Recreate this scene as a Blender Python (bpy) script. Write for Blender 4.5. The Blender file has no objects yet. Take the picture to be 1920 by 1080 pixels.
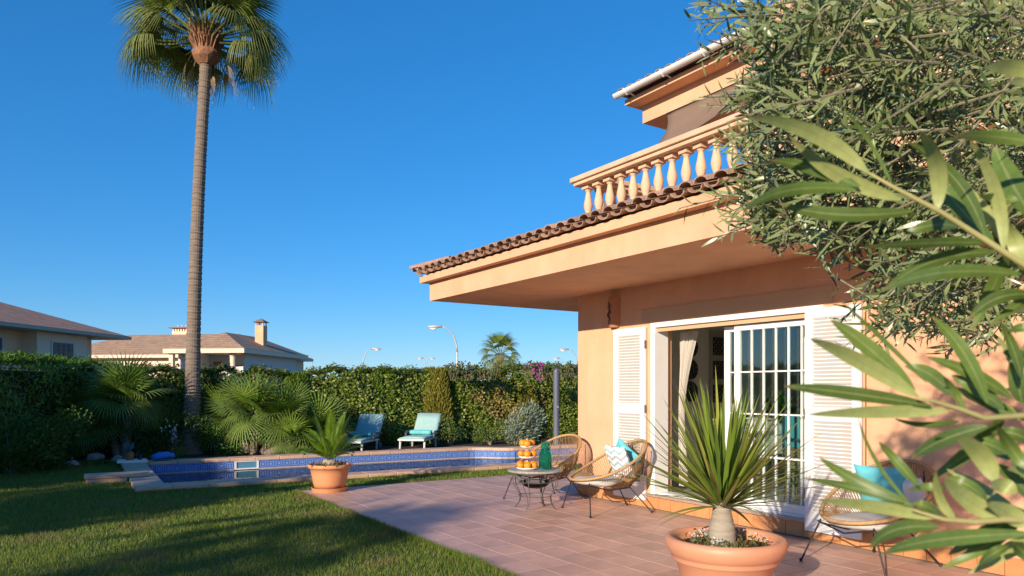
import bpy, bmesh, math, random
import numpy as np
from mathutils import Vector, Matrix

random.seed(7); RNG = np.random.default_rng(11)
scene = bpy.context.scene
COL = scene.collection
rad = math.radians

# ------------------------------------------------------------------ camera, sky, sun, exposure
EYE = 1.45
FOC = 1380.0            # focal length in pixels of a 1920 wide frame
cam_d = bpy.data.cameras.new('camera'); cam = bpy.data.objects.new('camera', cam_d); COL.objects.link(cam)
cam.location = (0, 0, EYE); cam.rotation_euler = (rad(90), 0, 0)
cam_d.sensor_width = 36; cam_d.lens = FOC / 1920 * 36; cam_d.shift_y = (732 - 540) / 1920
cam_d.clip_start = 0.05; cam_d.clip_end = 9000
cam_d.dof.use_dof = True; cam_d.dof.focus_distance = 9.5; cam_d.dof.aperture_fstop = 11
scene.camera = cam

SUN_EL = 16.3
SUN_TRAVEL = (0.505, 0.863)          # the way the light runs over the ground
world = bpy.data.worlds.new('World'); scene.world = world; world.use_nodes = True
wn = world.node_tree; wn.nodes.clear()
sky = wn.nodes.new('ShaderNodeTexSky'); sky.sky_type = 'NISHITA'; sky.sun_disc = False
sky.sun_elevation = rad(SUN_EL); sky.sun_rotation = math.atan2(-SUN_TRAVEL[0], -SUN_TRAVEL[1])
sky.altitude = 0; sky.air_density = 1.0; sky.dust_density = 0.0; sky.ozone_density = 9.0
gm = wn.nodes.new('ShaderNodeGamma'); gm.inputs['Gamma'].default_value = 0.7      # a softer step from zenith to horizon
hs = wn.nodes.new('ShaderNodeHueSaturation'); hs.inputs['Saturation'].default_value = 1.19; hs.inputs['Hue'].default_value = 0.504; hs.inputs['Value'].default_value = 1.0
bg = wn.nodes.new('ShaderNodeBackground'); bg.inputs['Strength'].default_value = 0.15
wo = wn.nodes.new('ShaderNodeOutputWorld')
wn.links.new(sky.outputs[0], gm.inputs['Color']); wn.links.new(gm.outputs[0], hs.inputs['Color']); wn.links.new(hs.outputs[0], bg.inputs['Color']); wn.links.new(bg.outputs[0], wo.inputs[0])
sl = bpy.data.lights.new('sun', 'SUN'); sl.energy = 3.6; sl.angle = rad(0.6); sl.color = (1.0, 0.84, 0.66)
so = bpy.data.objects.new('sun', sl); COL.objects.link(so)
d = Vector((SUN_TRAVEL[0], SUN_TRAVEL[1], -math.tan(rad(SUN_EL)))).normalized()
so.rotation_euler = d.to_track_quat('-Z', 'Y').to_euler()
vs = scene.view_settings; vs.view_transform = 'Standard'; vs.look = 'None'; vs.exposure = 0.86; vs.gamma = 1; vs.use_curve_mapping = False
scene.cycles.use_denoising = True; scene.cycles.max_bounces = 8; scene.cycles.transparent_max_bounces = 16

# ------------------------------------------------------------------ helpers
def tag(o, label=None, cat=None, group=None, kind=None):
    if label: o['label'] = label
    if cat: o['category'] = cat
    if group: o['group'] = group
    if kind: o['kind'] = kind
    return o

def link(name, me, mat=None, parent=None, loc=None, rot=None):
    o = bpy.data.objects.new(name, me); COL.objects.link(o)
    if mat is not None and len(me.materials) == 0:
        for m in (mat if isinstance(mat, (list, tuple)) else [mat]): me.materials.append(m)
    if parent is not None: o.parent = parent
    if loc is not None: o.location = loc
    if rot is not None: o.rotation_euler = rot
    return o

def empty(name, loc=(0, 0, 0), rz=0.0, label=None, cat=None, group=None, kind=None):
    o = bpy.data.objects.new(name, None); COL.objects.link(o)
    o.location = loc; o.rotation_euler = (0, 0, rz); o.empty_display_size = 0.1
    return tag(o, label, cat, group, kind)

def copy_tree(o, parent=None):
    c = o.copy(); COL.objects.link(c); c.parent = parent
    for ch in o.children: copy_tree(ch, c)
    return c

class MB:
    """collects faces for one mesh"""
    def __init__(s): s.v = []; s.f = []; s.uv = []; s.mi = []
    def add(s, vs, fs, uvs=None, mi=0):
        b = len(s.v); s.v.extend([tuple(p) for p in vs])
        for i, f in enumerate(fs):
            s.f.append([b + k for k in f]); s.mi.append(mi)
            s.uv.append(uvs[i] if uvs else None)
        return s
    def box(s, x0, x1, y0, y1, z0, z1, mi=0):
        vs = [(x0,y0,z0),(x1,y0,z0),(x1,y1,z0),(x0,y1,z0),(x0,y0,z1),(x1,y0,z1),(x1,y1,z1),(x0,y1,z1)]
        return s.add(vs, [(3,2,1,0),(4,5,6,7),(0,1,5,4),(1,2,6,5),(2,3,7,6),(3,0,4,7)], mi=mi)
    def obox(s, c, ax, ay, az, mi=0):
        c = Vector(c); ax = Vector(ax); ay = Vector(ay); az = Vector(az)
        vs = [c-ax-ay-az, c+ax-ay-az, c+ax+ay-az, c-ax+ay-az, c-ax-ay+az, c+ax-ay+az, c+ax+ay+az, c-ax+ay+az]
        return s.add(vs, [(3,2,1,0),(4,5,6,7),(0,1,5,4),(1,2,6,5),(2,3,7,6),(3,0,4,7)], mi=mi)
    def tube(s, pts, r, n=8, caps=True, closed=False, mi=0):
        pts = [Vector(p) for p in pts]; m = len(pts)
        rs = r if isinstance(r, (list, tuple)) else [r] * m
        base = len(s.v); up = None
        for i, p in enumerate(pts):
            if closed: t = pts[(i+1) % m] - pts[i-1]
            else: t = pts[min(i+1, m-1)] - pts[max(i-1, 0)]
            t = t.normalized() if t.length > 1e-9 else Vector((0,0,1))
            if up is None:
                up = Vector((0,0,1)) if abs(t.z) < 0.9 else Vector((1,0,0))
            a = up - t * up.dot(t)
            a = a.normalized() if a.length > 1e-6 else t.orthogonal().normalized()
            b = t.cross(a); up = a
            for k in range(n):
                q = 2*math.pi*k/n
                s.v.append(tuple(p + (a*math.cos(q) + b*math.sin(q)) * rs[i]))
        for i in range(m if closed else m-1):
            i2 = (i+1) % m
            for k in range(n):
                k2 = (k+1) % n
                s.f.append([base+i*n+k, base+i*n+k2, base+i2*n+k2, base+i2*n+k]); s.uv.append(None); s.mi.append(mi)
        if caps and not closed:
            s.f.append([base+k for k in range(n)][::-1]); s.uv.append(None); s.mi.append(mi)
            s.f.append([base+(m-1)*n+k for k in range(n)]); s.uv.append(None); s.mi.append(mi)
        return s
    def lathe(s, prof, n=24, cx=0, cy=0, sq=None, mi=0, jitter=0.0):
        base = len(s.v); m = len(prof)
        for r, z in prof:
            for k in range(n):
                q = 2*math.pi*k/n
                j = 1 + (random.uniform(-jitter, jitter) if jitter else 0)
                s.v.append((cx + r*j*math.cos(q), cy + r*j*math.sin(q), z))
        for i in range(m-1):
            for k in range(n):
                k2 = (k+1) % n
                s.f.append([base+i*n+k, base+i*n+k2, base+(i+1)*n+k2, base+(i+1)*n+k]); s.uv.append(None); s.mi.append(mi)
        return s
    def prism(s, poly, z0, z1, mi=0):
        n = len(poly)
        vs = [(p[0], p[1], z0) for p in poly] + [(p[0], p[1], z1) for p in poly]
        fs = [tuple(range(n))[::-1], tuple(range(n, 2*n))] + [(k, (k+1) % n, n+(k+1) % n, n+k) for k in range(n)]
        return s.add(vs, fs, mi=mi)
    def mesh(s, name, mats=None, smooth=False):
        me = bpy.data.meshes.new(name); me.from_pydata(s.v, [], s.f)
        if any(u is not None for u in s.uv):
            ul = me.uv_layers.new(name='UVMap'); i = 0
            for f, u in zip(s.f, s.uv):
                for k in range(len(f)):
                    if u is not None: ul.data[i].uv = u[k]
                    i += 1
        if mats:
            for m in (mats if isinstance(mats, (list, tuple)) else [mats]): me.materials.append(m)
            if any(s.mi): me.polygons.foreach_set('material_index', s.mi)
        if smooth: me.polygons.foreach_set('use_smooth', [True]*len(s.f))
        me.update(); return me
    def build(s, name, mat, parent=None, smooth=False, loc=None, rot=None, bevel=0.0, subsurf=0):
        o = link(name, s.mesh(name, mat, smooth), None, parent, loc, rot)
        if bevel:
            b = o.modifiers.new('bevel', 'BEVEL'); b.width = bevel; b.segments = 2; b.limit_method = 'ANGLE'; b.angle_limit = rad(40)
        if subsurf:
            b = o.modifiers.new('sub', 'SUBSURF'); b.levels = subsurf; b.render_levels = subsurf
        return o

def raw_mesh(name, V, F, mats, smooth=False, nloop=None):
    """V (n,3) array, F (m,k) array of equal sized faces"""
    me = bpy.data.meshes.new(name)
    V = np.asarray(V, np.float32); F = np.asarray(F, np.int32); m, k = F.shape
    me.vertices.add(len(V)); me.vertices.foreach_set('co', V.ravel())
    me.loops.add(m*k); me.loops.foreach_set('vertex_index', F.ravel())
    me.polygons.add(m); me.polygons.foreach_set('loop_start', np.arange(0, m*k, k, dtype=np.int32))
    if smooth: me.polygons.foreach_set('use_smooth', np.ones(m, bool))
    for mt in (mats if isinstance(mats, (list, tuple)) else [mats]): me.materials.append(mt)
    me.update(calc_edges=True); return me

def nrm(a): return a / np.maximum(np.linalg.norm(a, axis=-1, keepdims=True), 1e-9)

def leaves(P, D, N, L, W, bend=0.15, fold=0.0, seg=None):
    """leaf blades: base P, direction D, face normal N, length L, width W -> V, F (tri), 8 verts 6 tris each"""
    n = len(P); D = nrm(D); S = nrm(np.cross(D, N)); N = np.cross(S, D)
    L = np.broadcast_to(L, n)[:, None]; W = np.broadcast_to(W, n)[:, None] * 0.5
    sh = [(0, 0), (.33, 1), (.33, -1), (.70, .78), (.70, -.78), (1, 0)]
    V = np.zeros((n, 6, 3))
    for i, (t, w) in enumerate(sh):
        V[:, i] = P + D*L*t + S*W*w + N*L*(-bend*t*t + fold*abs(w))
    F = np.array([[0,2,1],[1,2,4],[1,4,3],[3,4,5]])
    F = (np.arange(n)[:, None, None]*6 + F[None]).reshape(-1, 3)
    return V.reshape(-1, 3), F

def rand_dirs(n, rng=RNG):
    v = rng.normal(size=(n, 3)); return nrm(v)

# villa frame: x runs along the facade towards the street side, y into the house
PX, PY = 0.924, 10.29
AX, AY = 0.5441, -0.8390
VILLA_RZ = math.atan2(AY, AX)
def vw(u, y, z=0.0):           # villa frame -> world
    return Vector((PX + AX*u - AY*y, PY + AY*u + AX*y, z))
POOL_O = (-5.41, 10.56); POOL_RZ = math.atan2(.507, .862)
E2 = (.862, .507); E1 = (-.507, .862)
def pw(x, y, z=0.0):
    return Vector((POOL_O[0] + E2[0]*x + E1[0]*y, POOL_O[1] + E2[1]*x + E1[1]*y, z))
def at(px, py, depth):         # a point that many metres in front of the camera
    return Vector(((px-960)/FOC*depth, depth, EYE + (732-py)/FOC*depth))

# ------------------------------------------------------------------ materials
def new_mat(name):
    m = bpy.data.materials.new(name); m.use_nodes = True
    nt = m.node_tree; nt.nodes.clear()
    return m, nt, nt.nodes.new('ShaderNodeOutputMaterial')

def N(nt, typ, **kw):
    n = nt.nodes.new(typ)
    for k, v in kw.items():
        if k.startswith('_'): setattr(n, k[1:], v)
        else: n.inputs[k.replace('__', ' ')].default_value = v
    return n

def ramp(nt, stops):
    r = nt.nodes.new('ShaderNodeValToRGB'); e = r.color_ramp.elements
    while len(e) < len(stops): e.new(0.5)
    for i, (p, c) in enumerate(stops): e[i].position = p; e[i].color = (*c, 1) if len(c) == 3 else c
    return r

def mat(name, c1, c2=None, scale=4.0, rough=0.6, bump=0.0, bscale=60.0, metal=0.0, detail=6.0, spec=0.5, stretch=None, streak=0.0, obj_rand=0.0):
    """plain surface with mottled colour (c1..c2) and fine relief"""
    m, nt, out = new_mat(name)
    b = N(nt, 'ShaderNodeBsdfPrincipled', Roughness=rough, Metallic=metal); b.inputs['Specular IOR Level'].default_value = spec
    tc = nt.nodes.new('ShaderNodeTexCoord'); src = tc.outputs['Object']
    if stretch:
        mp = N(nt, 'ShaderNodeMapping'); mp.inputs['Scale'].default_value = stretch
        nt.links.new(src, mp.inputs[0]); src = mp.outputs[0]
    c2 = c2 or tuple(x*0.85 for x in c1)
    no = N(nt, 'ShaderNodeTexNoise', Scale=scale, Detail=detail, Roughness=0.62); nt.links.new(src, no.inputs['Vector'])
    r = ramp(nt, [(0.32, c1), (0.68, c2)]); nt.links.new(no.outputs['Fac'], r.inputs[0])
    col = r.outputs[0]
    if streak:   # broad stains, and runs drawn out downwards
        ns = N(nt, 'ShaderNodeTexNoise', Scale=.9, Detail=9.0, Roughness=.7)
        mp2 = N(nt, 'ShaderNodeMapping'); mp2.inputs['Scale'].default_value = (1.6, 1.6, .35)
        geo = nt.nodes.new('ShaderNodeNewGeometry'); nt.links.new(geo.outputs['Position'], mp2.inputs[0]); nt.links.new(mp2.outputs[0], ns.inputs['Vector'])
        m2 = N(nt, 'ShaderNodeMapRange'); m2.inputs[1].default_value = .3; m2.inputs[2].default_value = .7; m2.inputs[3].default_value = 1-streak; m2.inputs[4].default_value = 1+streak*.6
        nt.links.new(ns.outputs['Fac'], m2.inputs[0]); h2 = nt.nodes.new('ShaderNodeHueSaturation'); nt.links.new(col, h2.inputs['Color']); nt.links.new(m2.outputs[0], h2.inputs['Value']); col = h2.outputs[0]
    if obj_rand:
        oi = nt.nodes.new('ShaderNodeObjectInfo')
        mr = N(nt, 'ShaderNodeMapRange'); mr.inputs[3].default_value = 1-obj_rand; mr.inputs[4].default_value = 1+obj_rand
        nt.links.new(oi.outputs['Random'], mr.inputs[0])
        hv = nt.nodes.new('ShaderNodeHueSaturation'); nt.links.new(col, hv.inputs['Color']); nt.links.new(mr.outputs[0], hv.inputs['Value'])
        col = hv.outputs[0]
    nt.links.new(col, b.inputs['Base Color'])
    if bump:
        n2 = N(nt, 'ShaderNodeTexNoise', Scale=bscale, Detail=5.0); nt.links.new(src, n2.inputs['Vector'])
        bp = N(nt, 'ShaderNodeBump', Strength=bump, Distance=0.01); nt.links.new(n2.outputs['Fac'], bp.inputs['Height'])
        nt.links.new(bp.outputs[0], b.inputs['Normal'])
    nt.links.new(b.outputs[0], out.inputs[0])
    return m

def leaf_mat(name, cols, under=None, rough=0.5, trans=0.3, spec=0.4, per='island', midrib=None, patch=None):
    """two sided leaf: colour varies leaf by leaf, paler underside, light comes through"""
    m, nt, out = new_mat(name)
    if per == 'island': ge = nt.nodes.new('ShaderNodeNewGeometry'); rnd = ge.outputs['Random Per Island']
    else: ge = nt.nodes.new('ShaderNodeNewGeometry'); rnd = nt.nodes.new('ShaderNodeObjectInfo').outputs['Random']
    k = len(cols); r = ramp(nt, [(i/(k-1), c) for i, c in enumerate(cols)]); nt.links.new(rnd, r.inputs[0])
    col = r.outputs[0]
    if patch:   # large patches of another growth
        tc = nt.nodes.new('ShaderNodeTexCoord')
        no = N(nt, 'ShaderNodeTexNoise', Scale=patch[1], Detail=3.0); nt.links.new(tc.outputs['Object'], no.inputs['Vector'])
        pr = ramp(nt, [(patch[2], (0, 0, 0)), (patch[2]+.08, (1, 1, 1))]); nt.links.new(no.outputs['Fac'], pr.inputs[0])
        mx = N(nt, 'ShaderNodeMix', _data_type='RGBA'); nt.links.new(pr.outputs[0], mx.inputs[0]); nt.links.new(col, mx.inputs[6]); mx.inputs[7].default_value = (*patch[0], 1)
        col = mx.outputs[2]
    if under:
        mx = N(nt, 'ShaderNodeMix', _data_type='RGBA'); nt.links.new(ge.outputs['Backfacing'], mx.inputs[0]); nt.links.new(col, mx.inputs[6]); mx.inputs[7].default_value = (*under, 1)
        col = mx.outputs[2]
    if midrib:  # pale vein along the middle, faint mottling
        uvn = nt.nodes.new('ShaderNodeTexCoord'); sp = nt.nodes.new('ShaderNodeSeparateXYZ'); nt.links.new(uvn.outputs['UV'], sp.inputs[0])
        ab = nt.nodes.new('ShaderNodeMath'); ab.operation = 'ABSOLUTE'; nt.links.new(sp.outputs[1], ab.inputs[0])
        rr = ramp(nt, [(.0, (.75, .75, .75)), (.10, (.35, .35, .35)), (.16, (0, 0, 0))]); nt.links.new(ab.outputs[0], rr.inputs[0])
        mx = N(nt, 'ShaderNodeMix', _data_type='RGBA'); nt.links.new(rr.outputs[0], mx.inputs[0]); nt.links.new(col, mx.inputs[6]); mx.inputs[7].default_value = (*midrib, 1); col = mx.outputs[2]
        tip = ramp(nt, [(.88, (0, 0, 0)), (.985, (.7, .7, .7))]); nt.links.new(sp.outputs[0], tip.inputs[0])
        mt = N(nt, 'ShaderNodeMix', _data_type='RGBA'); nt.links.new(tip.outputs[0], mt.inputs[0]); nt.links.new(col, mt.inputs[6]); mt.inputs[7].default_value = (.30, .20, .08, 1); col = mt.outputs[2]
        no = N(nt, 'ShaderNodeTexNoise', Scale=140.0, Detail=4.0); nt.links.new(uvn.outputs['Object'], no.inputs['Vector'])
        mr = N(nt, 'ShaderNodeMapRange'); mr.inputs[3].default_value = .72; mr.inputs[4].default_value = 1.25; nt.links.new(no.outputs['Fac'], mr.inputs[0])
        hv = nt.nodes.new('ShaderNodeHueSaturation'); nt.links.new(col, hv.inputs['Color']); nt.links.new(mr.outputs[0], hv.inputs['Value']); col = hv.outputs[0]
    b = N(nt, 'ShaderNodeBsdfPrincipled', Roughness=rough); b.inputs['Specular IOR Level'].default_value = spec
    nt.links.new(col, b.inputs['Base Color'])
    t = nt.nodes.new('ShaderNodeBsdfTranslucent'); nt.links.new(col, t.inputs[0])
    ms = N(nt, 'ShaderNodeMixShader'); ms.inputs[0].default_value = trans
    nt.links.new(b.outputs[0], ms.inputs[1]); nt.links.new(t.outputs[0], ms.inputs[2]); nt.links.new(ms.outputs[0], out.inputs[0])
    return m

def glass_mat(name, tint=(.9, .95, .95), rough=0.0, ior=1.45):
    m, nt, out = new_mat(name)
    t = nt.nodes.new('ShaderNodeBsdfTransparent'); t.inputs[0].default_value = (*tint, 1)
    g = nt.nodes.new('ShaderNodeBsdfGlossy'); g.inputs['Roughness'].default_value = rough
    fr = N(nt, 'ShaderNodeFresnel'); fr.inputs['IOR'].default_value = ior
    ms = nt.nodes.new('ShaderNodeMixShader')
    nt.links.new(fr.outputs[0], ms.inputs[0]); nt.links.new(t.outputs[0], ms.inputs[1]); nt.links.new(g.outputs[0], ms.inputs[2]); nt.links.new(ms.outputs[0], out.inputs[0])
    return m

STUCCO = mat('stucco', (.80, .465, .285), (.71, .40, .235), scale=2.6, rough=.85, bump=.35, bscale=70, spec=.2, detail=12, streak=.10)
STUCCO_PALE = mat('stucco_pale', (.62, .41, .25), (.58, .38, .23), scale=2, rough=.85, bump=.2, bscale=160, spec=.2)
STONE_CAST = mat('cast_stone', (.74, .51, .345), (.58, .385, .245), scale=5, rough=.85, bump=.3, bscale=70, spec=.2)
TILE_ROOF = mat('roof_clay', (.52, .32, .215), (.33, .21, .155), scale=14, rough=.9, bump=.5, bscale=60, obj_rand=.22, spec=.2)
WHITE = mat('white_lacquer', (.82, .82, .80), (.78, .78, .76), scale=3, rough=.38)
GUTTER = mat('white_gutter', (.80, .80, .78), (.72, .71, .69), scale=6, rough=.45)
FLOOR_TILE = mat('terracotta_floor', (.65, .405, .305), (.56, .345, .255), scale=3.2, rough=.48, bump=.10, bscale=40, obj_rand=.12, streak=.16)
GROUT = mat('grout', (.50, .37, .28), (.42, .31, .24), scale=20, rough=.9)
PLINTH = mat('plinth_tile', (.60, .29, .12), (.50, .22, .09), scale=5, rough=.45, obj_rand=.08)
SILL = mat('door_sill', (.40, .30, .24), (.34, .25, .2), scale=9, rough=.5)
TERRACOTTA = mat('terracotta', (.66, .29, .135), (.60, .25, .11), scale=3, rough=.62, bump=.1, bscale=90)
TERRACOTTA_ROSE = mat('terracotta_rose', (.66, .31, .18), (.58, .26, .15), scale=2.5, rough=.5, bump=.06, bscale=90)
SOIL = mat('soil', (.085, .055, .035), (.04, .027, .018), scale=30, rough=1, bump=1.0, bscale=80)
BLACK_METAL = mat('black_iron', (.03, .028, .026), (.06, .05, .045), scale=30, rough=.5, metal=.5)
GREY_IRON = mat('weathered_iron', (.16, .15, .13), (.09, .08, .07), scale=40, rough=.65, metal=.4)
RATTAN = mat('rattan', (.52, .33, .15), (.38, .22, .09), scale=40, rough=.6, bump=.4, bscale=120)
RATTAN_CORD = mat('rattan_cord', (.42, .25, .10), (.30, .165, .06), scale=60, rough=.65)
RATTAN_DARK = mat('rattan_dark', (.13, .06, .03), (.08, .04, .02), scale=40, rough=.6, bump=.3, bscale=120)
CUSHION = mat('grey_linen', (.50, .49, .45), (.44, .43, .40), scale=8, rough=.95, bump=.3, bscale=220)
TEAL = mat('teal_cotton', (.13, .50, .56), (.10, .44, .50), scale=8, rough=.95, bump=.25, bscale=200)
TOWEL = mat('aqua_towel', (.16, .58, .58), (.12, .50, .52), scale=14, rough=1, bump=.6, bscale=150)
LOUNGE_FABRIC = mat('pale_aqua_terry', (.36, .56, .54), (.31, .50, .48), scale=9, rough=1, bump=.5, bscale=150)
LOUNGE_FRAME = mat('white_resin', (.62, .66, .64), (.55, .6, .58), scale=5, rough=.5)
DARK_PLASTIC = mat('slate_plastic', (.06, .085, .10), (.05, .07, .085), scale=6, rough=.5)
COPING = mat('coping_stone', (.66, .43, .30), (.54, .34, .23), scale=6, rough=.75, bump=.35, bscale=45, obj_rand=.06)
BORDER_STONE = mat('pale_border_tile', (.55, .44, .40), (.48, .39, .36), scale=8, rough=.4, obj_rand=.05)
MOSAIC = mat('pool_mosaic', (.012, .05, .20), (.008, .036, .15), scale=18, rough=.3)
ORANGE = mat('orange_peel', (.85, .31, .012), (.78, .25, .01), scale=6, rough=.42, bump=.25, bscale=260)
CERAMIC = mat('white_ceramic', (.80, .78, .74), (.76, .74, .70), scale=4, rough=.25)
ROCK = mat('pale_rock', (.42, .37, .31), (.22, .19, .16), scale=7, rough=.95, bump=.8, bscale=30)
TRUNK_PALM = mat('palm_bark', (.27, .21, .16), (.17, .13, .10), scale=5, rough=.95, bump=.8, bscale=30, stretch=(1, 1, 6))
TRUNK_OLIVE = mat('olive_bark', (.20, .165, .12), (.12, .10, .075), scale=12, rough=.95, bump=.8, bscale=50)
TWIG = mat('olive_twig', (.40, .36, .14), (.32, .29, .11), scale=30, rough=.8)
TWIG_GREY = mat('old_twig', (.27, .24, .15), (.20, .17, .11), scale=30, rough=.9)
TRUNK_CAUDEX = mat('caudex_bark', (.40, .345, .27), (.30, .25, .19), scale=9, rough=.9, bump=.7, bscale=24, stretch=(.8, .8, 7))
STREET_METAL = mat('galvanised', (.48, .47, .44), (.42, .41, .39), scale=3, rough=.5, metal=.3)
SHOWER = mat('shower_plastic', (.11, .125, .16), (.09, .105, .14), scale=4, rough=.45)
SAIL = mat('sail_cloth', (.26, .17, .115), (.23, .15, .10), scale=5, rough=.95)
DARK_ROPE = mat('dark_rope', (.03, .022, .018), (.02, .015, .012), rough=.9)
DARK_WINDOW = mat('dark_shutter', (.035, .04, .055), (.05, .05, .065), scale=4, rough=.4)
WOOD_DOOR = mat('oak_shutter', (.34, .15, .05), (.27, .12, .04), scale=6, rough=.6)
MAROON = mat('maroon_shutter', (.13, .045, .035), (.10, .035, .03), rough=.6)
HOUSE_PINK = mat('pink_render', (.86, .60, .43), (.81, .56, .39), scale=.6, rough=.9, spec=.2)
HOUSE_CREAM = mat('cream_render', (.80, .64, .48), (.76, .60, .45), scale=.6, rough=.9, spec=.2)
HOUSE_WHITE = mat('white_render', (.66, .64, .62), (.62, .60, .58), scale=.6, rough=.9, spec=.2)
EAVE_GREY = mat('grey_eave', (.44, .38, .31), (.40, .35, .28), scale=1, rough=.8)
GREEN_GLASS = None
PANE = glass_mat('window_pane', (.86, .92, .92), ior=1.5)

def tile_roof_far(name, c1, c2, step=.28):
    """clay tile courses too far away to tell apart"""
    m, nt, out = new_mat(name)
    b = N(nt, 'ShaderNodeBsdfPrincipled', Roughness=.85)
    tc = nt.nodes.new('ShaderNodeTexCoord')
    no = N(nt, 'ShaderNodeTexNoise', Scale=1.5, Detail=8.0); nt.links.new(tc.outputs['Object'], no.inputs['Vector'])
    r = ramp(nt, [(.3, c1), (.7, c2)]); nt.links.new(no.outputs['Fac'], r.inputs[0]); nt.links.new(r.outputs[0], b.inputs['Base Color'])
    w = N(nt, 'ShaderNodeTexBrick'); w.offset = 0; w.inputs['Scale'].default_value = 1.0; w.inputs['Mortar Size'].default_value = .06; w.inputs['Mortar Smooth'].default_value = 1.0
    w.inputs['Brick Width'].default_value = .8; w.inputs['Row Height'].default_value = .36; w.inputs['Color1'].default_value = (1, 1, 1, 1); w.inputs['Color2'].default_value = (.72, .72, .72, 1); w.inputs['Mortar'].default_value = (.35, .35, .35, 1)
    nt.links.new(tc.outputs['UV'], w.inputs['Vector'])
    mu = N(nt, 'ShaderNodeMix', _data_type='RGBA', _blend_type='MULTIPLY'); mu.inputs[0].default_value = .75; nt.links.new(r.outputs[0], mu.inputs[6]); nt.links.new(w.outputs['Color'], mu.inputs[7]); nt.links.new(mu.outputs[2], b.inputs['Base Color'])  # multiplied dark joints paint the shading of the tile channels
    bp = N(nt, 'ShaderNodeBump', Strength=.6, Distance=.06); nt.links.new(w.outputs['Color'], bp.inputs['Height']); nt.links.new(bp.outputs[0], b.inputs['Normal'])
    nt.links.new(b.outputs[0], out.inputs[0]); return m
ROOF_RED = tile_roof_far('red_clay_roof', (.70, .36, .22), (.60, .30, .18))
ROOF_BROWN = tile_roof_far('brown_clay_roof', (.54, .345, .215), (.45, .285, .175))

def key_tile_mat():
    """glazed blue tile with a printed square meander"""
    m, nt, out = new_mat('blue_meander_tile')
    b = N(nt, 'ShaderNodeBsdfPrincipled', Roughness=.18)
    tc = nt.nodes.new('ShaderNodeTexCoord'); sx = nt.nodes.new('ShaderNodeSeparateXYZ'); nt.links.new(tc.outputs['UV'], sx.inputs[0])
    def M(op, a, c=None):
        n = nt.nodes.new('ShaderNodeMath'); n.operation = op
        for i, q in enumerate((a, c)):
            if q is None: continue
            if isinstance(q, (int, float)): n.inputs[i].default_value = q
            else: nt.links.new(q, n.inputs[i])
        return n.outputs[0]
    du = M('ABSOLUTE', M('SUBTRACT', sx.outputs[0], .5)); dv = M('ABSOLUTE', M('SUBTRACT', sx.outputs[1], .5))
    r = M('MAXIMUM', du, dv)
    rp = ramp(nt, [(0, (.20, .36, .70)), (.16, (.03, .10, .42)), (.27, (.30, .46, .76)), (.34, (.025, .085, .40)), (.46, (.34, .48, .75))])
    rp.color_ramp.interpolation = 'CONSTANT'
    nt.links.new(r, rp.inputs[0])
    no = N(nt, 'ShaderNodeTexNoise', Scale=5.0); nt.links.new(tc.outputs['Object'], no.inputs['Vector'])
    hv = nt.nodes.new('ShaderNodeHueSaturation'); nt.links.new(rp.outputs[0], hv.inputs['Color'])
    mr = N(nt, 'ShaderNodeMapRange'); mr.inputs[3].default_value = .75; mr.inputs[4].default_value = 1.2; nt.links.new(no.outputs['Fac'], mr.inputs[0]); nt.links.new(mr.outputs[0], hv.inputs['Value'])
    nt.links.new(hv.outputs[0], b.inputs['Base Color']); nt.links.new(b.outputs[0], out.inputs[0]); return m
KEY_TILE = key_tile_mat()

def chevron_mat():
    m, nt, out = new_mat('chevron_cotton')
    b = N(nt, 'ShaderNodeBsdfPrincipled', Roughness=.95)
    tc = nt.nodes.new('ShaderNodeTexCoord'); sx = nt.nodes.new('ShaderNodeSeparateXYZ'); nt.links.new(tc.outputs['UV'], sx.inputs[0])
    def M(op, a, c=None):
        n = nt.nodes.new('ShaderNodeMath'); n.operation = op
        for i, q in enumerate((a, c)):
            if q is None: continue
            if isinstance(q, (int, float)): n.inputs[i].default_value = q
            else: nt.links.new(q, n.inputs[i])
        return n.outputs[0]
    zig = M('PINGPONG', M('MULTIPLY', sx.outputs[0], 5.0), 1.0)
    t = M('FRACT', M('ADD', M('MULTIPLY', sx.outputs[1], 2.6), M('MULTIPLY', zig, .30)))
    rp = ramp(nt, [(0, (.80, .81, .80)), (.27, (.36, .52, .53)), (.5, (.80, .81, .80)), (.77, (.42, .44, .46))]); rp.color_ramp.interpolation = 'CONSTANT'
    nt.links.new(t, rp.inputs[0]); nt.links.new(rp.outputs[0], b.inputs['Base Color']); nt.links.new(b.outputs[0], out.inputs[0]); return m
CHEVRON = chevron_mat()

def water_mat():
    m, nt, out = new_mat('pool_water')
    tr = nt.nodes.new('ShaderNodeBsdfTransparent'); tr.inputs[0].default_value = (.10, .42, .72, 1)
    g = nt.nodes.new('ShaderNodeBsdfGlossy'); g.inputs['Roughness'].default_value = .015
    fr = N(nt, 'ShaderNodeFresnel'); fr.inputs['IOR'].default_value = 1.33
    tc = nt.nodes.new('ShaderNodeTexCoord'); no = N(nt, 'ShaderNodeTexNoise', Scale=2.2, Detail=3.0); nt.links.new(tc.outputs['Object'], no.inputs['Vector'])
    bp = N(nt, 'ShaderNodeBump', Strength=.22, Distance=.02); nt.links.new(no.outputs['Fac'], bp.inputs['Height'])
    nt.links.new(bp.outputs[0], g.inputs['Normal']); nt.links.new(bp.outputs[0], fr.inputs['Normal'])
    ms = nt.nodes.new('ShaderNodeMixShader'); nt.links.new(fr.outputs[0], ms.inputs[0]); nt.links.new(tr.outputs[0], ms.inputs[1]); nt.links.new(g.outputs[0], ms.inputs[2])
    nt.links.new(ms.outputs[0], out.inputs[0]); return m
WATER = water_mat()

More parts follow.
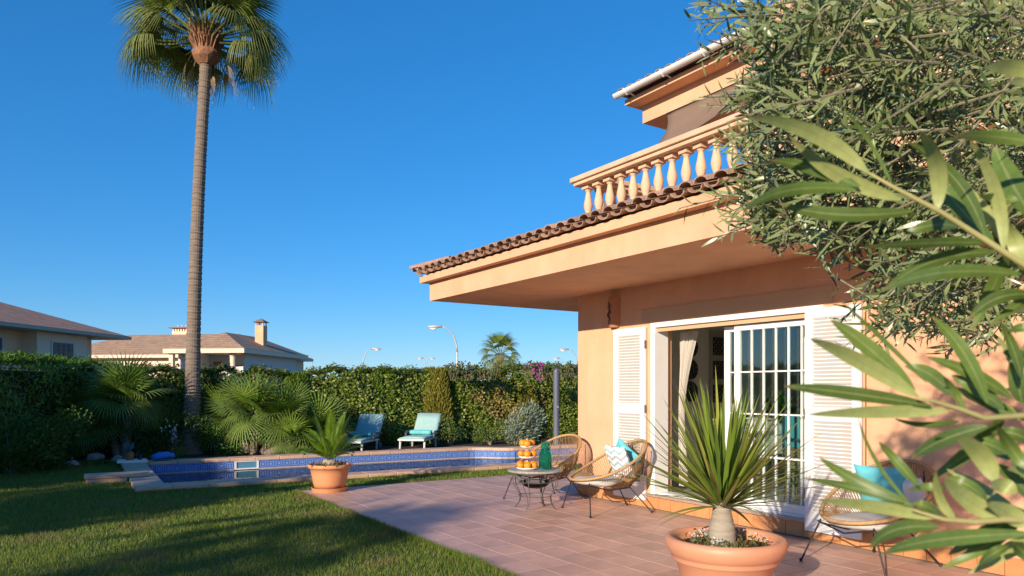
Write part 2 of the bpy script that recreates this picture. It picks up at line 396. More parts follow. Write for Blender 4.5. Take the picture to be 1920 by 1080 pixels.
# ------------------------------------------------------------------ ground, lawn, bed, hill
GROUND = mat('dry_earth', (.16, .13, .075), (.10, .10, .05), scale=.5, rough=1, bump=.5, bscale=4)
TURF = mat('turf', (.075, .115, .018), (.045, .075, .012), scale=1.2, rough=1, bump=1, bscale=60)
hole = [pw(.2, .2), pw(12.3, .2), pw(12.3, 4.4), pw(.2, 4.4)]
B = 4000.0
g = MB(); outer = [(-B, -B), (B, -B), (B, B), (-B, B)]
vs_ = [(p.x, p.y, -.04) for p in hole] + [(x, y, -.04) for x, y in outer]
g.add(vs_, [(4, 5, 1, 0), (5, 6, 2, 1), (6, 7, 3, 2), (7, 4, 0, 3)])
tag(g.build('ground', GROUND), kind='structure')
LAWN_Z = -.03
lawn_poly = [(-14.5, 1.0), (-9.35, 10.0), (-8.95, 12.6), (-9.1, 13.8), (-9.2, 15.0), (-8.6, 15.35), (-8.0, 15.25), pw(0, 4.62), pw(0, 0), pw(9.5, 0), vw(-3.2, 6.0), vw(-2.46, 6.0), vw(-2.46, -3.2), vw(9, -3.2), (3.0, -3.0), (-14.5, -3.0)]
lawn_poly = [(p[0], p[1]) for p in lawn_poly]
def tri_sheet(name, poly, z, m):
    bm = bmesh.new(); f = bm.faces.new([bm.verts.new((x, y, z)) for x, y in poly]); bmesh.ops.triangulate(bm, faces=[f])
    me = bpy.data.meshes.new(name); bm.to_mesh(me); bm.free()
    me.materials.append(m)
    if me.polygons[0].normal.z < 0: me.flip_normals()
    return link(name, me)
tag(tri_sheet('lawn', lawn_poly, LAWN_Z, TURF), kind='structure')

def inside(px, py, poly):
    c = np.zeros(len(px), bool); n = len(poly)
    for i in range(n):
        x0, y0 = poly[i]; x1, y1 = poly[i-1]
        cond = ((y0 > py) != (y1 > py))
        xi = (x1-x0)*(py-y0)/((y1-y0) if y1 != y0 else 1e-9) + x0
        c ^= cond & (px < xi)
    return c
def grass():
    n = 900000
    Y = RNG.uniform(4.6, 15.6, n); X = RNG.uniform(-1, 1, n)*(Y*.75+.4)
    keep = inside(X, Y, lawn_poly) & (RNG.random(n) < np.clip((6.5/Y)**1.1, 0, 1)*(Y*.75+.4)/12.1)
    X, Y = X[keep], Y[keep]
    # a fringe creeping over the patio edge and the pool kerb
    ne = 9000; u = RNG.uniform(-2.46, 5.5, ne); o_ = 3.2+np.abs(RNG.normal(size=ne))*.035-.004
    X = np.concatenate([X, PX+AX*u+AY*o_]); Y = np.concatenate([Y, PY+AY*u-AX*o_])
    t_ = RNG.uniform(0, 9, 5000); o2 = -.022-np.abs(RNG.normal(size=5000))*.03
    X = np.concatenate([X, POOL_O[0]+E2[0]*t_+E1[0]*o2]); Y = np.concatenate([Y, POOL_O[1]+E2[1]*t_+E1[1]*o2])
    n = len(X); tall = np.ones(n); tall[-14000:-5000] = 1.3; tall[-5000:] = .8
    clump = np.sin(X*3.1+np.cos(Y*2.3)*2)*np.cos(Y*2.7+np.sin(X*1.7)*2)
    h = RNG.uniform(.028, .055, n)*(1+.22*clump)*tall; a = RNG.uniform(0, 2*math.pi, n); w = RNG.uniform(.0022, .0042, n)*np.clip(Y/7, .9, 1.6)
    lean = RNG.uniform(.1, .8, n)*h; b = RNG.uniform(0, 2*math.pi, n)
    V = np.zeros((n, 3, 3)); z0 = LAWN_Z + .002
    V[:, 0] = np.stack([X-np.cos(a)*w, Y-np.sin(a)*w, np.full(n, z0)], 1)
    V[:, 1] = np.stack([X+np.cos(a)*w, Y+np.sin(a)*w, np.full(n, z0)], 1)
    V[:, 2] = np.stack([X+np.cos(b)*lean, Y+np.sin(b)*lean, z0+h], 1)
    gm = leaf_mat('grass_blade', [(.10, .18, .02), (.145, .235, .026), (.20, .285, .038), (.34, .31, .09)], rough=.6, trans=.4, patch=((.25, .24, .07), 1.3, .56))
    o = link('grass', raw_mesh('grass', V.reshape(-1, 3), np.arange(n*3).reshape(-1, 3), gm))
    tag(o, 'short green mown grass of the garden lawn', 'grass', kind='stuff')
grass()
bed = [(-14.5, 1.0), (-9.35, 10.0), (-8.95, 12.6), (-9.1, 13.8), (-9.2, 15.0), (-8.6, 15.35), (-8.0, 15.25), pw(0, 4.62), pw(12.4, 4.62), pw(14, 9), pw(-6, 9), (-16, 12)]
tag(tri_sheet('planting_bed', [(p[0], p[1]) for p in bed], -.02, SOIL), kind='structure')
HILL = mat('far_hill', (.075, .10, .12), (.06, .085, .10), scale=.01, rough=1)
h_ = MB(); ridge = []
for i in range(61):
    x = -1700 + i*60; ridge.append((x, 26+34*math.exp(-((x+480)/150)**2)+16*math.exp(-((x+250)/130)**2)+9*math.sin(i*.9)*math.exp(-((x+400)/700)**2)+12*math.exp(-((x-900)/500)**2)))
vv = [(x, 2900, -5) for x, z in ridge] + [(x, 3200, z*1.6) for x, z in ridge] + [(x, 3600, -5) for x, z in ridge]
ff = []
for i in range(60):
    ff += [(i, i+1, 62+i, 61+i), (61+i, 62+i, 123+i, 122+i)]
h_.add(vv, ff); tag(h_.build('hills', HILL, smooth=True), kind='structure')

# ------------------------------------------------------------------ patio of terracotta tiles
patio = empty('patio', (PX, PY, 0), VILLA_RZ, kind='structure')
T = .30
slab = MB(); slab.box(-2.46, 10.0, -3.2, 0.02, -.10, -.006); slab.box(-2.46, -.01, 0.02, 6.0, -.10, -.006)
slab.build('tile_bed', GROUT, patio)
tb = MB(); a_ = T/2-.0035
tb.box(-a_, a_, -a_, a_, -.012, 0.0)
tile_me = tb.mesh('floor_tile', FLOOR_TILE)
spots = []
i = 0
while -2.46+T/2+i*T < 10.0:
    u = -2.46+T/2+i*T; j = 0
    while True:
        v = 3.2-T/2-j*T
        if v < (-5.8 if u < -.2 else .1): break
        p = vw(u, -v); spots.append((u, v, p.y, p.x)); j += 1
    i += 1
def in_view(p): return p[2] > 5.6 and abs(p[3])/p[2] < .71
vis = sorted([s for s in spots if in_view(s)], key=lambda s: s[2])
near, rest = vis[:296], vis[296:] + [s for s in spots if not in_view(s)]
for u, v, _, _ in near:
    o = link('floor_tile', tile_me, None, patio, (u, -v, random.uniform(-.0008, .0008)))
rb = MB()
for u, v, _, _ in rest: rb.box(u-a_, u+a_, -v-a_, -v+a_, -.012, 0.0)
tag(rb.build('floor_tile_field', FLOOR_TILE, patio), kind='stuff')
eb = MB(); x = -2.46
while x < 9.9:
    link('edge_tile', (lambda m: m)(MB().box(.003, T-.003, -.012, 0, -.075, -.001).mesh('edge_tile', mat('shaded_dirty_edge', (.15, .10, .08), (.10, .07, .055), scale=12, rough=.8))) if x < -2.45 else bpy.data.meshes['edge_tile'], None, patio, (x, -3.2, 0)); x += T  # dark brown puts the rim's shade, and dirt, into the tile colour

# ------------------------------------------------------------------ swimming pool
pool = empty('swimming_pool', (*POOL_O, 0), POOL_RZ, 'long blue swimming pool with stone coping and meander tile band', 'pool')
CW, PLX, PLY, CT = .42, 12.5, 4.6, .05
WZ = -.20
# inner outline on the far side, with the stepped curve
far_in = [(CW, PLY-CW)]
for k in range(0, 13):
    t = k/12; far_in.append((7.55+.9*t, PLY-CW-.62*(3*t*t-2*t**3)))
far_in.append((PLX-CW, PLY-CW-.62))
def cop(poly):
    m = MB(); m.prism(poly, -.02, CT); o = m.build('coping_stone', COPING, pool, bevel=.012)
s = .5; gp_ = .004
x = 0.0
while x < PLX-.01:
    x1 = min(x+s, PLX)
    y1 = CW
    if x < .01: cop([(0, 0), (x1-gp_, 0), (x1-gp_, CW), (CW, CW), (CW*.5, CW), (0, CW)])
    else: cop([(x, 0), (x1-gp_, 0), (x1-gp_, CW), (x, CW)])
    # far side: follow the inner outline
    def yin(q):
        for (xa, ya), (xb, yb) in zip(far_in, far_in[1:]):
            if xa <= q <= xb: return ya+(yb-ya)*(q-xa)/max(xb-xa, 1e-9)
        return PLY-CW if q < 5 else PLY-CW-.62
    n = 5; xs = [x+(x1-gp_-x)*k/n for k in range(n+1)]
    def yout(q): return PLY if q < 8.2 else PLY-.35
    cop([(q, yin(q)) for q in xs] + [(q, yin(q)+CW+.02*math.sin(q)) for q in reversed(xs)])
    x = x1
y = CW+gp_
while y < PLY-CW-.05:
    y1 = min(y+s, PLY-CW-gp_)
    cop([(0, y), (CW, y), (CW, y1-gp_), (0, y1-gp_)])
    cop([(PLX-CW, y), (PLX, y), (PLX, min(y1-gp_, PLY-CW-.62)), (PLX-CW, min(y1-gp_, PLY-CW-.62))]) if y < 3.2 else None
    y = y1+gp_
# basin and the tile bands: outline of the inner wall
basin = MB()
outline = [(CW, CW), (PLX-CW, CW)] + far_in[::-1]
n = len(outline)
vb = [(p[0], p[1], -.02) for p in outline] + [(p[0], p[1], -1.5) for p in outline]
basin.add(vb, [(k, n+k, n+(k+1) % n, (k+1) % n) for k in range(n)] + [tuple(range(n, 2*n))[::1]])
basin.build('basin', MOSAIC, pool)
wm = MB(); wm.add([(p[0], p[1], WZ) for p in outline], [tuple(range(n))])
wo_ = wm.build('water', WATER, None, loc=(*POOL_O, 0), rot=(0, 0, POOL_RZ)); tag(wo_, kind='structure')
TS = .165; TH = .15
tmb = MB(); q = TS/2-.0025
tmb.add([(-q, 0, 0), (q, 0, 0), (q, 0, TH), (-q, 0, TH), (-q, .012, 0), (q, .012, 0), (q, .012, TH), (-q, .012, TH)],
        [(0, 1, 2, 3), (5, 4, 7, 6), (4, 0, 3, 7), (1, 5, 6, 2), (3, 2, 6, 7), (4, 5, 1, 0)],
        [[(0, 0), (1, 0), (1, 1), (0, 1)]] + [[(.4, .4)]*4]*5)
key_me = tmb.mesh('meander_tile', KEY_TILE)
bmb = MB(); bmb.box(-q, q, -.004, .008, 0, .10); bord_me = bmb.mesh('border_tile', BORDER_STONE)
def band(path):
    """tiles along a polyline; the wall lies to the left of the walk"""
    segs = []; acc = 0.0
    for p0, p1 in zip(path, path[1:]):
        L = math.hypot(p1[0]-p0[0], p1[1]-p0[1]); segs.append((acc, L, p0, p1)); acc += L
    k = 0
    while (k+1)*TS <= acc:
        t = (k+.5)*TS
        for a0, L, p0, p1 in segs:
            if a0 <= t <= a0+L:
                f = (t-a0)/max(L, 1e-9); ang = math.atan2(p1[1]-p0[1], p1[0]-p0[0])
                x, y = p0[0]+(p1[0]-p0[0])*f, p0[1]+(p1[1]-p0[1])*f
                off = .014
                loc = (x+math.sin(ang)*off, y-math.cos(ang)*off)
                yield k, (*loc, -.025-TH), ang; break
        k += 1
for k, loc, ang in band(far_in):
    if 10 <= k <= 12: continue                                   # the skimmer mouth
    link('meander_tile', key_me, None, pool, loc, (0, 0, ang))
    link('border_tile', bord_me, None, pool, (loc[0], loc[1], loc[2]-.104), (0, 0, ang))
for k, loc, ang in band([(CW, CW), (CW, PLY-CW)]): link('meander_tile', key_me, None, pool, loc, (0, 0, ang))
sk = MB(); sx0 = CW+10*TS; sy = PLY-CW-.014
sk.box(sx0+.004, sx0+3*TS-.004, sy-.01, sy+.012, -.035, -.02); sk.box(sx0+.004, sx0+3*TS-.004, sy-.01, sy+.012, -.19, -.165)
sk.box(sx0+.004, sx0+.045, sy-.01, sy+.012, -.165, -.035); sk.box(sx0+3*TS-.045, sx0+3*TS-.004, sy-.01, sy+.012, -.165, -.035)
so_ = sk.build('skimmer_frame', WHITE, pool)
MB().box(sx0+.045, sx0+3*TS-.045, sy+.006, sy+.011, -.165, -.035).build('skimmer_flap', mat('skimmer_flap', (.10, .27, .40), rough=.4), so_)
slab_o = MB().box(-.62, .30, 1.45, 1.82, .005, .065)
slab_o.box(-.60, -.02, 1.47, 1.80, -.085, .004)
tag(slab_o.build('stone_slab', COPING, None, loc=(*POOL_O, CT), rot=(0, 0, POOL_RZ), bevel=.01), 'narrow stone slab lying across the end coping of the pool', 'stone slab')

# ------------------------------------------------------------------ the villa
villa = empty('villa', (PX, PY, 0), VILLA_RZ, 'ochre two-storey villa with balustraded terrace and white louvred shutters', 'house')
DX0, DX1, DZ0, DZ1 = 1.50, 3.80, .15, 2.25      # door opening
WT = .30; XE = 10.0; YE = 7.0
w = MB()
w.box(0, DX0, 0, WT, 0, 2.80); w.box(DX1, XE, 0, WT, 0, 2.80); w.box(DX0, DX1, 0, WT, DZ1, 2.80); w.box(DX0, DX1, 0, WT, 0, DZ0-.004)
w.build('front_wall', STUCCO, villa)
MB().box(0, WT, WT+.001, YE, 0, 2.80).build('end_wall', STUCCO, villa)
w = MB(); w.box(XE-.3, XE, WT+.001, YE, 0, 2.8); w.box(WT+.001, XE-.301, YE-.3, YE, 0, 2.8); w.build('rear_wall', STUCCO, villa)
MB().box(1.293, 3.922, -.012, -.001, 2.292, 2.455).build('roller_blind_panel', STUCCO_PALE, villa)
# terrace slab with fascia and cornice ledge
FX0, FY0 = -1.605, -1.50
m = MB(); m.box(FX0, XE, FY0, YE+.8, 2.765, 3.03); m.build('terrace_slab', STUCCO, villa)
m = MB(); m.box(FX0-.11, XE, FY0-.11, YE+.8, 3.031, 3.125); m.build('cornice', STUCCO, villa)
m = MB(); m.box(.35, XE, -1.02, YE+.2, 3.126, 3.30); m.build('terrace_floor', STUCCO, villa)
MB().box(1.28, XE, -1.08, -.82, 3.301, 3.44).build('balustrade_kerb', STONE_CAST, villa)
# sloping tiled skirt
m = MB()
y0, y1, z0, z1 = FY0-.05, -1.0, 3.16, 3.30
m.add([(FX0-.06, y0, z0), (XE, y0, z0), (XE, y1, z1), (FX0+.45, y1, z1), (FX0-.06, YE, z0), (FX0+.45, YE, z1)], [(0, 1, 2, 3), (0, 3, 5, 4)])
m.build('roof_mortar', mat('mortar', (.22, .16, .12), (.16, .12, .09), scale=10, rough=1), villa)
def barrel(r0, r1, L, th, up=True, n=6):
    """clay barrel tile, lower end at the origin, running up the roof along +y"""
    mb = MB(); V = []
    for (r, y) in ((r0, 0), (r1, L)):
        for rr in (r, r-th):
            for k in range(n+1):
                a = math.pi*k/n
                V.append((-rr*math.cos(a), y, .62*(rr*math.sin(a) if up else -rr*math.sin(a)+r*.35)))
    q = n+1; F = []
    for k in range(n):
        F += [(k, k+1, 2*q+k+1, 2*q+k), (q+k+1, q+k, 3*q+k, 3*q+k+1), (k+1, k, q+k, q+k+1), (2*q+k, 2*q+k+1, 3*q+k+1, 3*q+k)]
    F += [(0, 2*q, 3*q, q), (n, q+n, 3*q+n, 2*q+n)]
    if not up: F = [f[::-1] for f in F]
    mb.add(V, F); return mb.mesh('roof_tile', TILE_ROOF)
cover = barrel(.086, .072, .56, .016, True); pan = barrel(.086, .076, .56, .014, False)
slope = math.atan2(.14, .5)
PT = .198
u = -1.72; k = 0
while u < 6.6:
    link('roof_tile', cover, None, villa, (u+random.uniform(-.006, .006), FY0-.19+random.uniform(-.012, .012), 3.195), (slope, 0, random.uniform(-.03, .03)))
    link('roof_tile', pan, None, villa, (u+PT/2+random.uniform(-.005, .005), FY0-.17+random.uniform(-.01, .01), 3.165), (slope, 0, random.uniform(-.02, .02)))
    u += PT
y = FY0+.15
while y < 3.2:
    link('roof_tile', cover, None, villa, (FX0-.18, y, 3.195), (0, 0, 0)).rotation_euler = Matrix.Rotation(-math.pi/2, 3, 'Z').to_euler()
    o = villa.children[-1]
    y += PT
hip = link('hip_tile', barrel(.10, .09, .62, .016, True), None, villa, (FX0-.20, FY0-.20, 3.23), (slope*.8, 0, -math.pi/4))
# balustrade
prof = [(.048, 0), (.048, .035), (.030, .045), (.026, .07), (.040, .11), (.053, .16), (.050, .20), (.036, .26), (.028, .31), (.026, .335), (.040, .345), (.040, .36)]
bb = MB(); bb.lathe(prof, 14); bb.box(-.055, .055, -.055, .055, .36, .405)
bal_me = bb.mesh('baluster', STONE_CAST, smooth=False)
for p in bal_me.polygons: p.use_smooth = len(p.vertices) == 4 and p.center.z < .355
BZ = 3.435; us = [1.404+.1925*k for k in range(27)]
for u in us: link('baluster', bal_me, None, villa, (u, -.95, BZ), (0, 0, random.uniform(-.04, .04)))
for k in range(1, 16): link('baluster', bal_me, None, villa, (1.404, -.95+.1925*k, BZ))
def rail(x0, x1, y0, y1):
    mb = MB(); mb.box(x0+.03, x1, y0+.03, y1-.03, 3.841, 3.882); mb.box(x0, x1, y0, y1, 3.8825, 3.94); return mb
rail(1.24, 6.8, -1.10, -.80).build('handrail', STONE_CAST, villa, bevel=.008)
mb = MB(); mb.box(1.29, 1.51, -.795, 2.6, 3.841, 3.881); mb.box(1.26, 1.54, -.795, 2.6, 3.8815, 3.939); mb.build('handrail', STONE_CAST, villa, bevel=.008)
MB().box(1.28, 1.53, -.815, 2.6, 3.302, 3.438).build('balustrade_kerb', STONE_CAST, villa)
MB().box(3.12, 3.38, .10, .36, 3.301, 5.49).build('terrace_pier', STUCCO, villa)
# upper storey
ux0, uy0 = -.165, 1.37
m = MB(); m.box(ux0, XE, uy0, 6.5, 5.50, 5.76); m.build('upper_beam', STUCCO, villa)
m = MB(); m.box(ux0-.12, XE, uy0-.25, 6.6, 5.761, 5.84); m.build('upper_cornice', STUCCO, villa)
MB().box(1.9, XE, 2.5, 6.4, 3.301, 5.499).build('upper_wall', STUCCO, villa)
MB().box(4.2, XE, .9, 2.499, 3.301, 5.499).build('upper_bay', STUCCO, villa)
m = MB(); m.add([(ux0-.12, uy0-.33, 5.88), (XE, uy0-.33, 5.88), (XE, 4.2, 6.75), (2.4, 4.2, 6.75), (ux0-.12, 6.7, 5.88), (2.4, 5.0, 6.75)], [(0, 1, 2, 3), (0, 3, 5, 4)])
m.build('upper_roof', TILE_ROOF, villa)
u = ux0-.04
while u < 4.4:
    link('roof_tile', cover, None, villa, (u, uy0-.40+random.uniform(-.01, .01), 5.90), (.30, 0, random.uniform(-.03, .03))); u += PT
link('hip_tile', bpy.data.meshes['roof_tile'], None, villa, (ux0-.14, uy0-.30, 5.93), (.2, 0, -math.pi/4))
gp = MB(); r = .062; pr = [(r*math.cos(a), r*math.sin(a)) for a in [math.pi+math.pi*k/8 for k in range(9)]]
gx0, gx1, gy, gz = ux0-.16, 6.0, uy0-.40, 5.895
V = [(gx0, gy+a, gz+b) for a, b in pr] + [(gx1, gy+a, gz+b) for a, b in pr] + [(gx0, gy+a*.9, gz+b*.9) for a, b in pr] + [(gx1, gy+a*.9, gz+b*.9) for a, b in pr]
F = [(k, k+1, 10+k, 9+k) for k in range(8)] + [(18+k+1, 18+k, 27+k, 28+k) for k in range(8)] + [tuple(range(9))]
gp.add(V, F); gut = gp.build('gutter', GUTTER, villa, smooth=False)
for x in (gx0+.25, gx0+1.0, gx0+1.75, gx0+2.5):
    MB().tube([(x, gy-r-.004, gz+.01), (x, gy-r*.8, gz-r*.7), (x, gy, gz-r-.008), (x, gy+r, gz-r*.6), (x, uy0-.24, gz-.06)], .012, 6).build('bracket', GUTTER, gut)
# plinth tiles and sill
pm = MB(); pm.box(.003, .197, -.016, -.001, .004, .15); pl_me = pm.mesh('plinth_tile', PLINTH)
x = 0.0
while x < 7.8:
    link('plinth_tile', pl_me, None, villa, (x, 0, 0)); x += .20
m = MB(); m.box(DX0-.12, DX1+.05, -.06, WT-.02, .152, .178); m.build('door_sill', SILL, villa, bevel=.004)
# door frame
fr = MB()
fr.box(DX0-.03, DX0+.045, -.03, .20, .18, 2.25); fr.box(DX1-.05, DX1+.03, -.03, .20, .18, 2.25); fr.box(DX0-.03, DX1+.03, -.031, .201, 2.215, 2.275)
fr.box(DX0+.046, DX1-.051, .02, .19, .1785, .205)
fr.build('door_frame', WHITE, villa, bevel=.004)
MB().box(DX0+.05, DX1-.055, .004, .018, 2.165, 2.2145).build('track_cover', STUCCO_PALE, villa)
def leaf(x0, x1, y, cols, rows, nm='door_leaf', fill=True):
    z0, z1 = .207, 2.16
    root = MB(); st = .07
    root.box(x0, x0+st, y, y+.04, z0, z1); root.box(x1-st, x1, y, y+.04, z0, z1)
    root.box(x0+st, x1-st, y+.0005, y+.0395, z1-.06, z1); root.box(x0+st, x1-st, y+.0005, y+.0395, z0, z0+.09)
    o = root.build(nm, WHITE, villa, bevel=.003)
    gx0, gx1, gz0, gz1 = x0+st, x1-st, z0+.09, z1-.06
    xs = [gx0+(gx1-gx0)*k/cols for k in range(cols+1)]; zs = [gz0+(gz1-gz0)*k/rows for k in range(rows+1)]
    for q in xs[1:-1]: MB().box(q-.006, q+.006, y+.006, y+.034, gz0, gz1).build('glazing_bar', WHITE, o)
    for q in zs[1:-1]: MB().box(gx0, gx1, y+.007, y+.033, q-.007, q+.007).build('glazing_bar', WHITE, o)
    for i in range(cols):
        for j in range(rows):
            MB().box(xs[i], xs[i+1], y+.018, y+.022, zs[j], zs[j+1]).build('pane', PANE, o)
    return o
leaf(2.685, 3.745, .06, 6, 4)
leaf(2.485, 3.545, .13, 6, 4)
# louvred shutters, folded back against the wall
def shutter(x0, x1, y, z0=.09, z1=2.238, hinge_left=True):
    t = .036; st = .085
    o = MB()
    o.box(x0, x0+st, y, y+t, z0, z1); o.box(x1-st, x1, y, y+t, z0, z1)
    for za, zb in ((z1-.085, z1), (1.165, 1.275), (z0, z0+.19)): o.box(x0+st, x1-st, y+.0005, y+t-.0005, za, zb)
    ob = o.build('shutter', WHITE, villa, bevel=.003)
    L = (x1-x0-2*st)/2
    sm = MB(); sm.obox((0, 0, 0), (L, 0, 0), (0, .020, -.017), (0, .0035, .0041)); sme = sm.mesh('slat', WHITE)
    for za, zb in ((z0+.19, 1.165), (1.275, z1-.085)):
        n = 24; 
        for k in range(n): link('slat', sme, None, ob, ((x0+x1)/2, y+t/2, za+(zb-za)*(k+.5)/n))
    for zz in (.45, 1.22, 2.02):
        hx = x1 if hinge_left else x0
        MB().tube([(hx, y+.01, zz-.05), (hx, y+.01, zz+.05)], .012, 8).build('hinge', GREY_IRON, ob)
    return ob
shutter(.81, 1.395, -.056); shutter(3.668, 4.245, -.085, hinge_left=False)
m = MB(); m.tube([(4.262, -.03, .55), (4.262, -.03, 2.18)], .006, 6); m.box(4.25, 4.33, -.045, -.02, 1.27, 1.285); m.tube([(4.29, -.03, 1.278), (4.29, -.075, 1.278), (4.33, -.085, 1.30)], .007, 6)
m.build('shutter_latch', mat('rusty_latch', (.30, .14, .07), (.2, .1, .05), scale=30, rough=.7), villa)
# clay wall lamp with a cut-out climbing lizard
lm = empty('wall_lamp', tuple(vw(.79, -.002, 0)), VILLA_RZ, 'clay half-round wall lamp with a lizard relief beside the shutter', 'wall lamp')
m = MB(); n = 10; V = []
for z, rr in ((2.27, .085), (2.30, .092), (2.62, .095), (2.66, .10)):
    for k in range(n+1):
        a = math.pi*k/n; V.append((-rr*math.cos(a), -rr*math.sin(a)*.9, z))
q = n+1; F = []
for i in range(3):
    for k in range(n): F.append((i*q+k, (i+1)*q+k, (i+1)*q+k+1, i*q+k+1))
F.append(tuple(range(n+1)))
m.add(V, F); m.build('shade', mat('lamp_clay', (.55, .25, .12), (.46, .20, .10), scale=8, rough=.8), lm, smooth=True)
m = MB()
cl = [(-.02, 2.32), (.005, 2.38), (-.03, 2.43), (.01, 2.49), (.0, 2.55), (-.015, 2.60)]
pts = [(x-.02, -.088, z) for x, z in cl]
m.tube(pts, [.005, .009, .013, .016, .012, .006], 6)
for sx_, zz in ((-1, 2.44), (1, 2.46), (-1, 2.53), (1, 2.55)): m.tube([(-.02, -.088, zz), (-.02+sx_*.03, -.084, zz+.012), (-.02+sx_*.045, -.078, zz-.008)], .005, 5)
m.build('lizard', mat('dark_clay', (.14, .05, .025), (.10, .035, .02), rough=.8), lm, smooth=True)

# shade sail under the upper eave
def sail():
    A, B_, C_ = Vector((.42, 1.30, 5.44)), Vector((2.6, 1.2, 5.42)), Vector((.98, .2, 4.35)); D_ = Vector((2.6, .1, 4.6))
    n = 12; V = []; F = []
    for i in range(n+1):
        for j in range(n+1):
            s, t = i/n, j/n
            p = A*(1-s)*(1-t)+B_*s*(1-t)+C_*(1-s)*t+D_*s*t
            p.x += .22*math.sin(math.pi*t)*(1-s); p.z -= .10*math.sin(math.pi*s)*math.sin(math.pi*t); V.append(tuple(p))
    for i in range(n):
        for j in range(n): F.append((i*(n+1)+j, (i+1)*(n+1)+j, (i+1)*(n+1)+j+1, i*(n+1)+j+1))
    r_ = empty('shade_sail', tuple(vw(0, 0, 0)), VILLA_RZ, 'brown shade sail stretched under the upper eave above the terrace', 'shade sail')
    mb = MB(); mb.add(V, F); o = mb.build('cloth', SAIL, r_, smooth=True)
    sd = o.modifiers.new('thick', 'SOLIDIFY'); sd.thickness = .004
    MB().tube([A+Vector((0, -.01, .01)), (A+B_)/2+Vector((0, -.02, -.01)), B_], .010, 6).build('rope', DARK_ROPE, r_)
    MB().tube([C_*.55+A*.45+Vector((.35, -.05, -.2)), B_+Vector((0, -.06, -.12))], .009, 6).build('rope', DARK_ROPE, r_)
    for y in (1.25,): MB().tube([A, A+Vector((-.05, .12, .07))], .006, 5).build('rope', DARK_ROPE, r_)
sail()

# ------------------------------------------------------------------ the room behind the glass
room = empty('living_room', (PX, PY, 0), VILLA_RZ, kind='structure')
ROOM_WALL = mat('room_plaster', (.80, .77, .70), (.76, .73, .66), scale=2, rough=.9)
ROOM_FLOOR = mat('room_floor', (.55, .53, .49), (.46, .45, .42), scale=3, rough=.35)
MB().box(.301, 6.0, .302, 5.0, .10, .149).build('floor', ROOM_FLOOR, room)
MB().box(.301, .31, .302, 5.0, .15, 2.6).build('wall', ROOM_WALL, room)
MB().box(.311, 6.0, 4.98, 5.0, .15, 2.6).build('wall', ROOM_WALL, room)
MB().box(5.98, 6.0, .302, 4.979, .15, 2.6).build('wall', ROOM_WALL, room)
MB().box(.301, 6.0, .302, 5.0, 2.601, 2.65).build('ceiling', ROOM_WALL, room)
CURTAIN = leaf_mat('curtain_voile', [(.66, .62, .55), (.70, .66, .58)], trans=.3, rough=.9)
def curtain(xc, y, side, label, m):
    n, mm = 40, 14; V = []; F = []
    for j in range(mm+1):
        t = j/mm; z = 2.17-1.9*t
        pinch = .30-.24*math.sin(min(t/.55, 1)*math.pi/2)+(.08*max(0, (t-.55)/.45))
        for i in range(n+1):
            s = i/n
            V.append((xc+side*s*pinch, y+.022*math.sin(s*34)+.01*math.sin(s*13+t*4), z))
    for j in range(mm):
        for i in range(n): F.append((j*(n+1)+i, j*(n+1)+i+1, (j+1)*(n+1)+i+1, (j+1)*(n+1)+i))
    mb = MB(); mb.add(V, F); o = mb.build('curtain', m, None, smooth=True, loc=(PX, PY, 0), rot=(0, 0, VILLA_RZ)); tag(o, label, 'curtain')
curtain(1.60, .34, 1, 'cream curtain tied back at the open side of the glass door', CURTAIN)
curtain(3.72, .30, -1, 'pale green curtain tied back behind the gridded glass door', leaf_mat('green_voile', [(.36, .50, .42), (.40, .54, .46)], trans=.3, rough=.9))
DARK_WOOD = mat('carved_dark_wood', (.030, .035, .03), (.06, .06, .045), scale=40, rough=.6)
def roundel(yc, zc, r, label):
    e = empty('wall_roundel', tuple(vw(.312, yc, zc)), VILLA_RZ, label, 'wall ornament', 'carved roundels on the room wall')
    m = MB()
    for rr in (r, r*.66, r*.34): m.tube([(.012, rr*math.cos(2*math.pi*k/28), rr*math.sin(2*math.pi*k/28)) for k in range(28)], .011, 5, closed=True)
    m.build('ring', DARK_WOOD, e)
    m = MB()
    for k in range(12):
        a = 2*math.pi*k/12; m.tube([(.012, .05*r*math.cos(a), .05*r*math.sin(a)), (.012, r*math.cos(a), r*math.sin(a))], .008, 5)
        p = [(.012, (.5+.16*math.cos(b))*r*math.cos(a+.26)-.16*r*math.sin(b)*math.sin(a), (.5+.16*math.cos(b))*r*math.sin(a+.26)+.16*r*math.sin(b)*math.cos(a)) for b in [2*math.pi*j/10 for j in range(10)]]
        m.tube(p, .010, 5, closed=True)
        p = [(.012, (.82+.1*math.cos(b))*r*math.cos(a)-.13*r*math.sin(b)*math.sin(a), (.82+.1*math.cos(b))*r*math.sin(a)+.13*r*math.sin(b)*math.cos(a)) for b in [2*math.pi*j/10 for j in range(10)]]
        m.tube(p, .010, 5, closed=True)
    m.build('tracery', DARK_WOOD, e)
for zc, lb in ((2.10, 'dark carved roundel on the room wall, topmost of three'), (1.765, 'dark carved roundel on the room wall, middle of three'), (1.43, 'dark carved roundel on the room wall, lowest of three')): roundel(1.885, zc, .145, lb)
ph = empty('wall_panel', tuple(vw(.312, 2.49, 0)), VILLA_RZ, 'tall pale framed panel with three dark square carvings on the room wall', 'wall panel')
PALE_WOOD = mat('pale_panel', (.42, .42, .36), (.38, .38, .32), rough=.8)
m = MB(); m.box(.0, .02, -.20, .20, .75, 2.37); m.build('board', PALE_WOOD, ph)
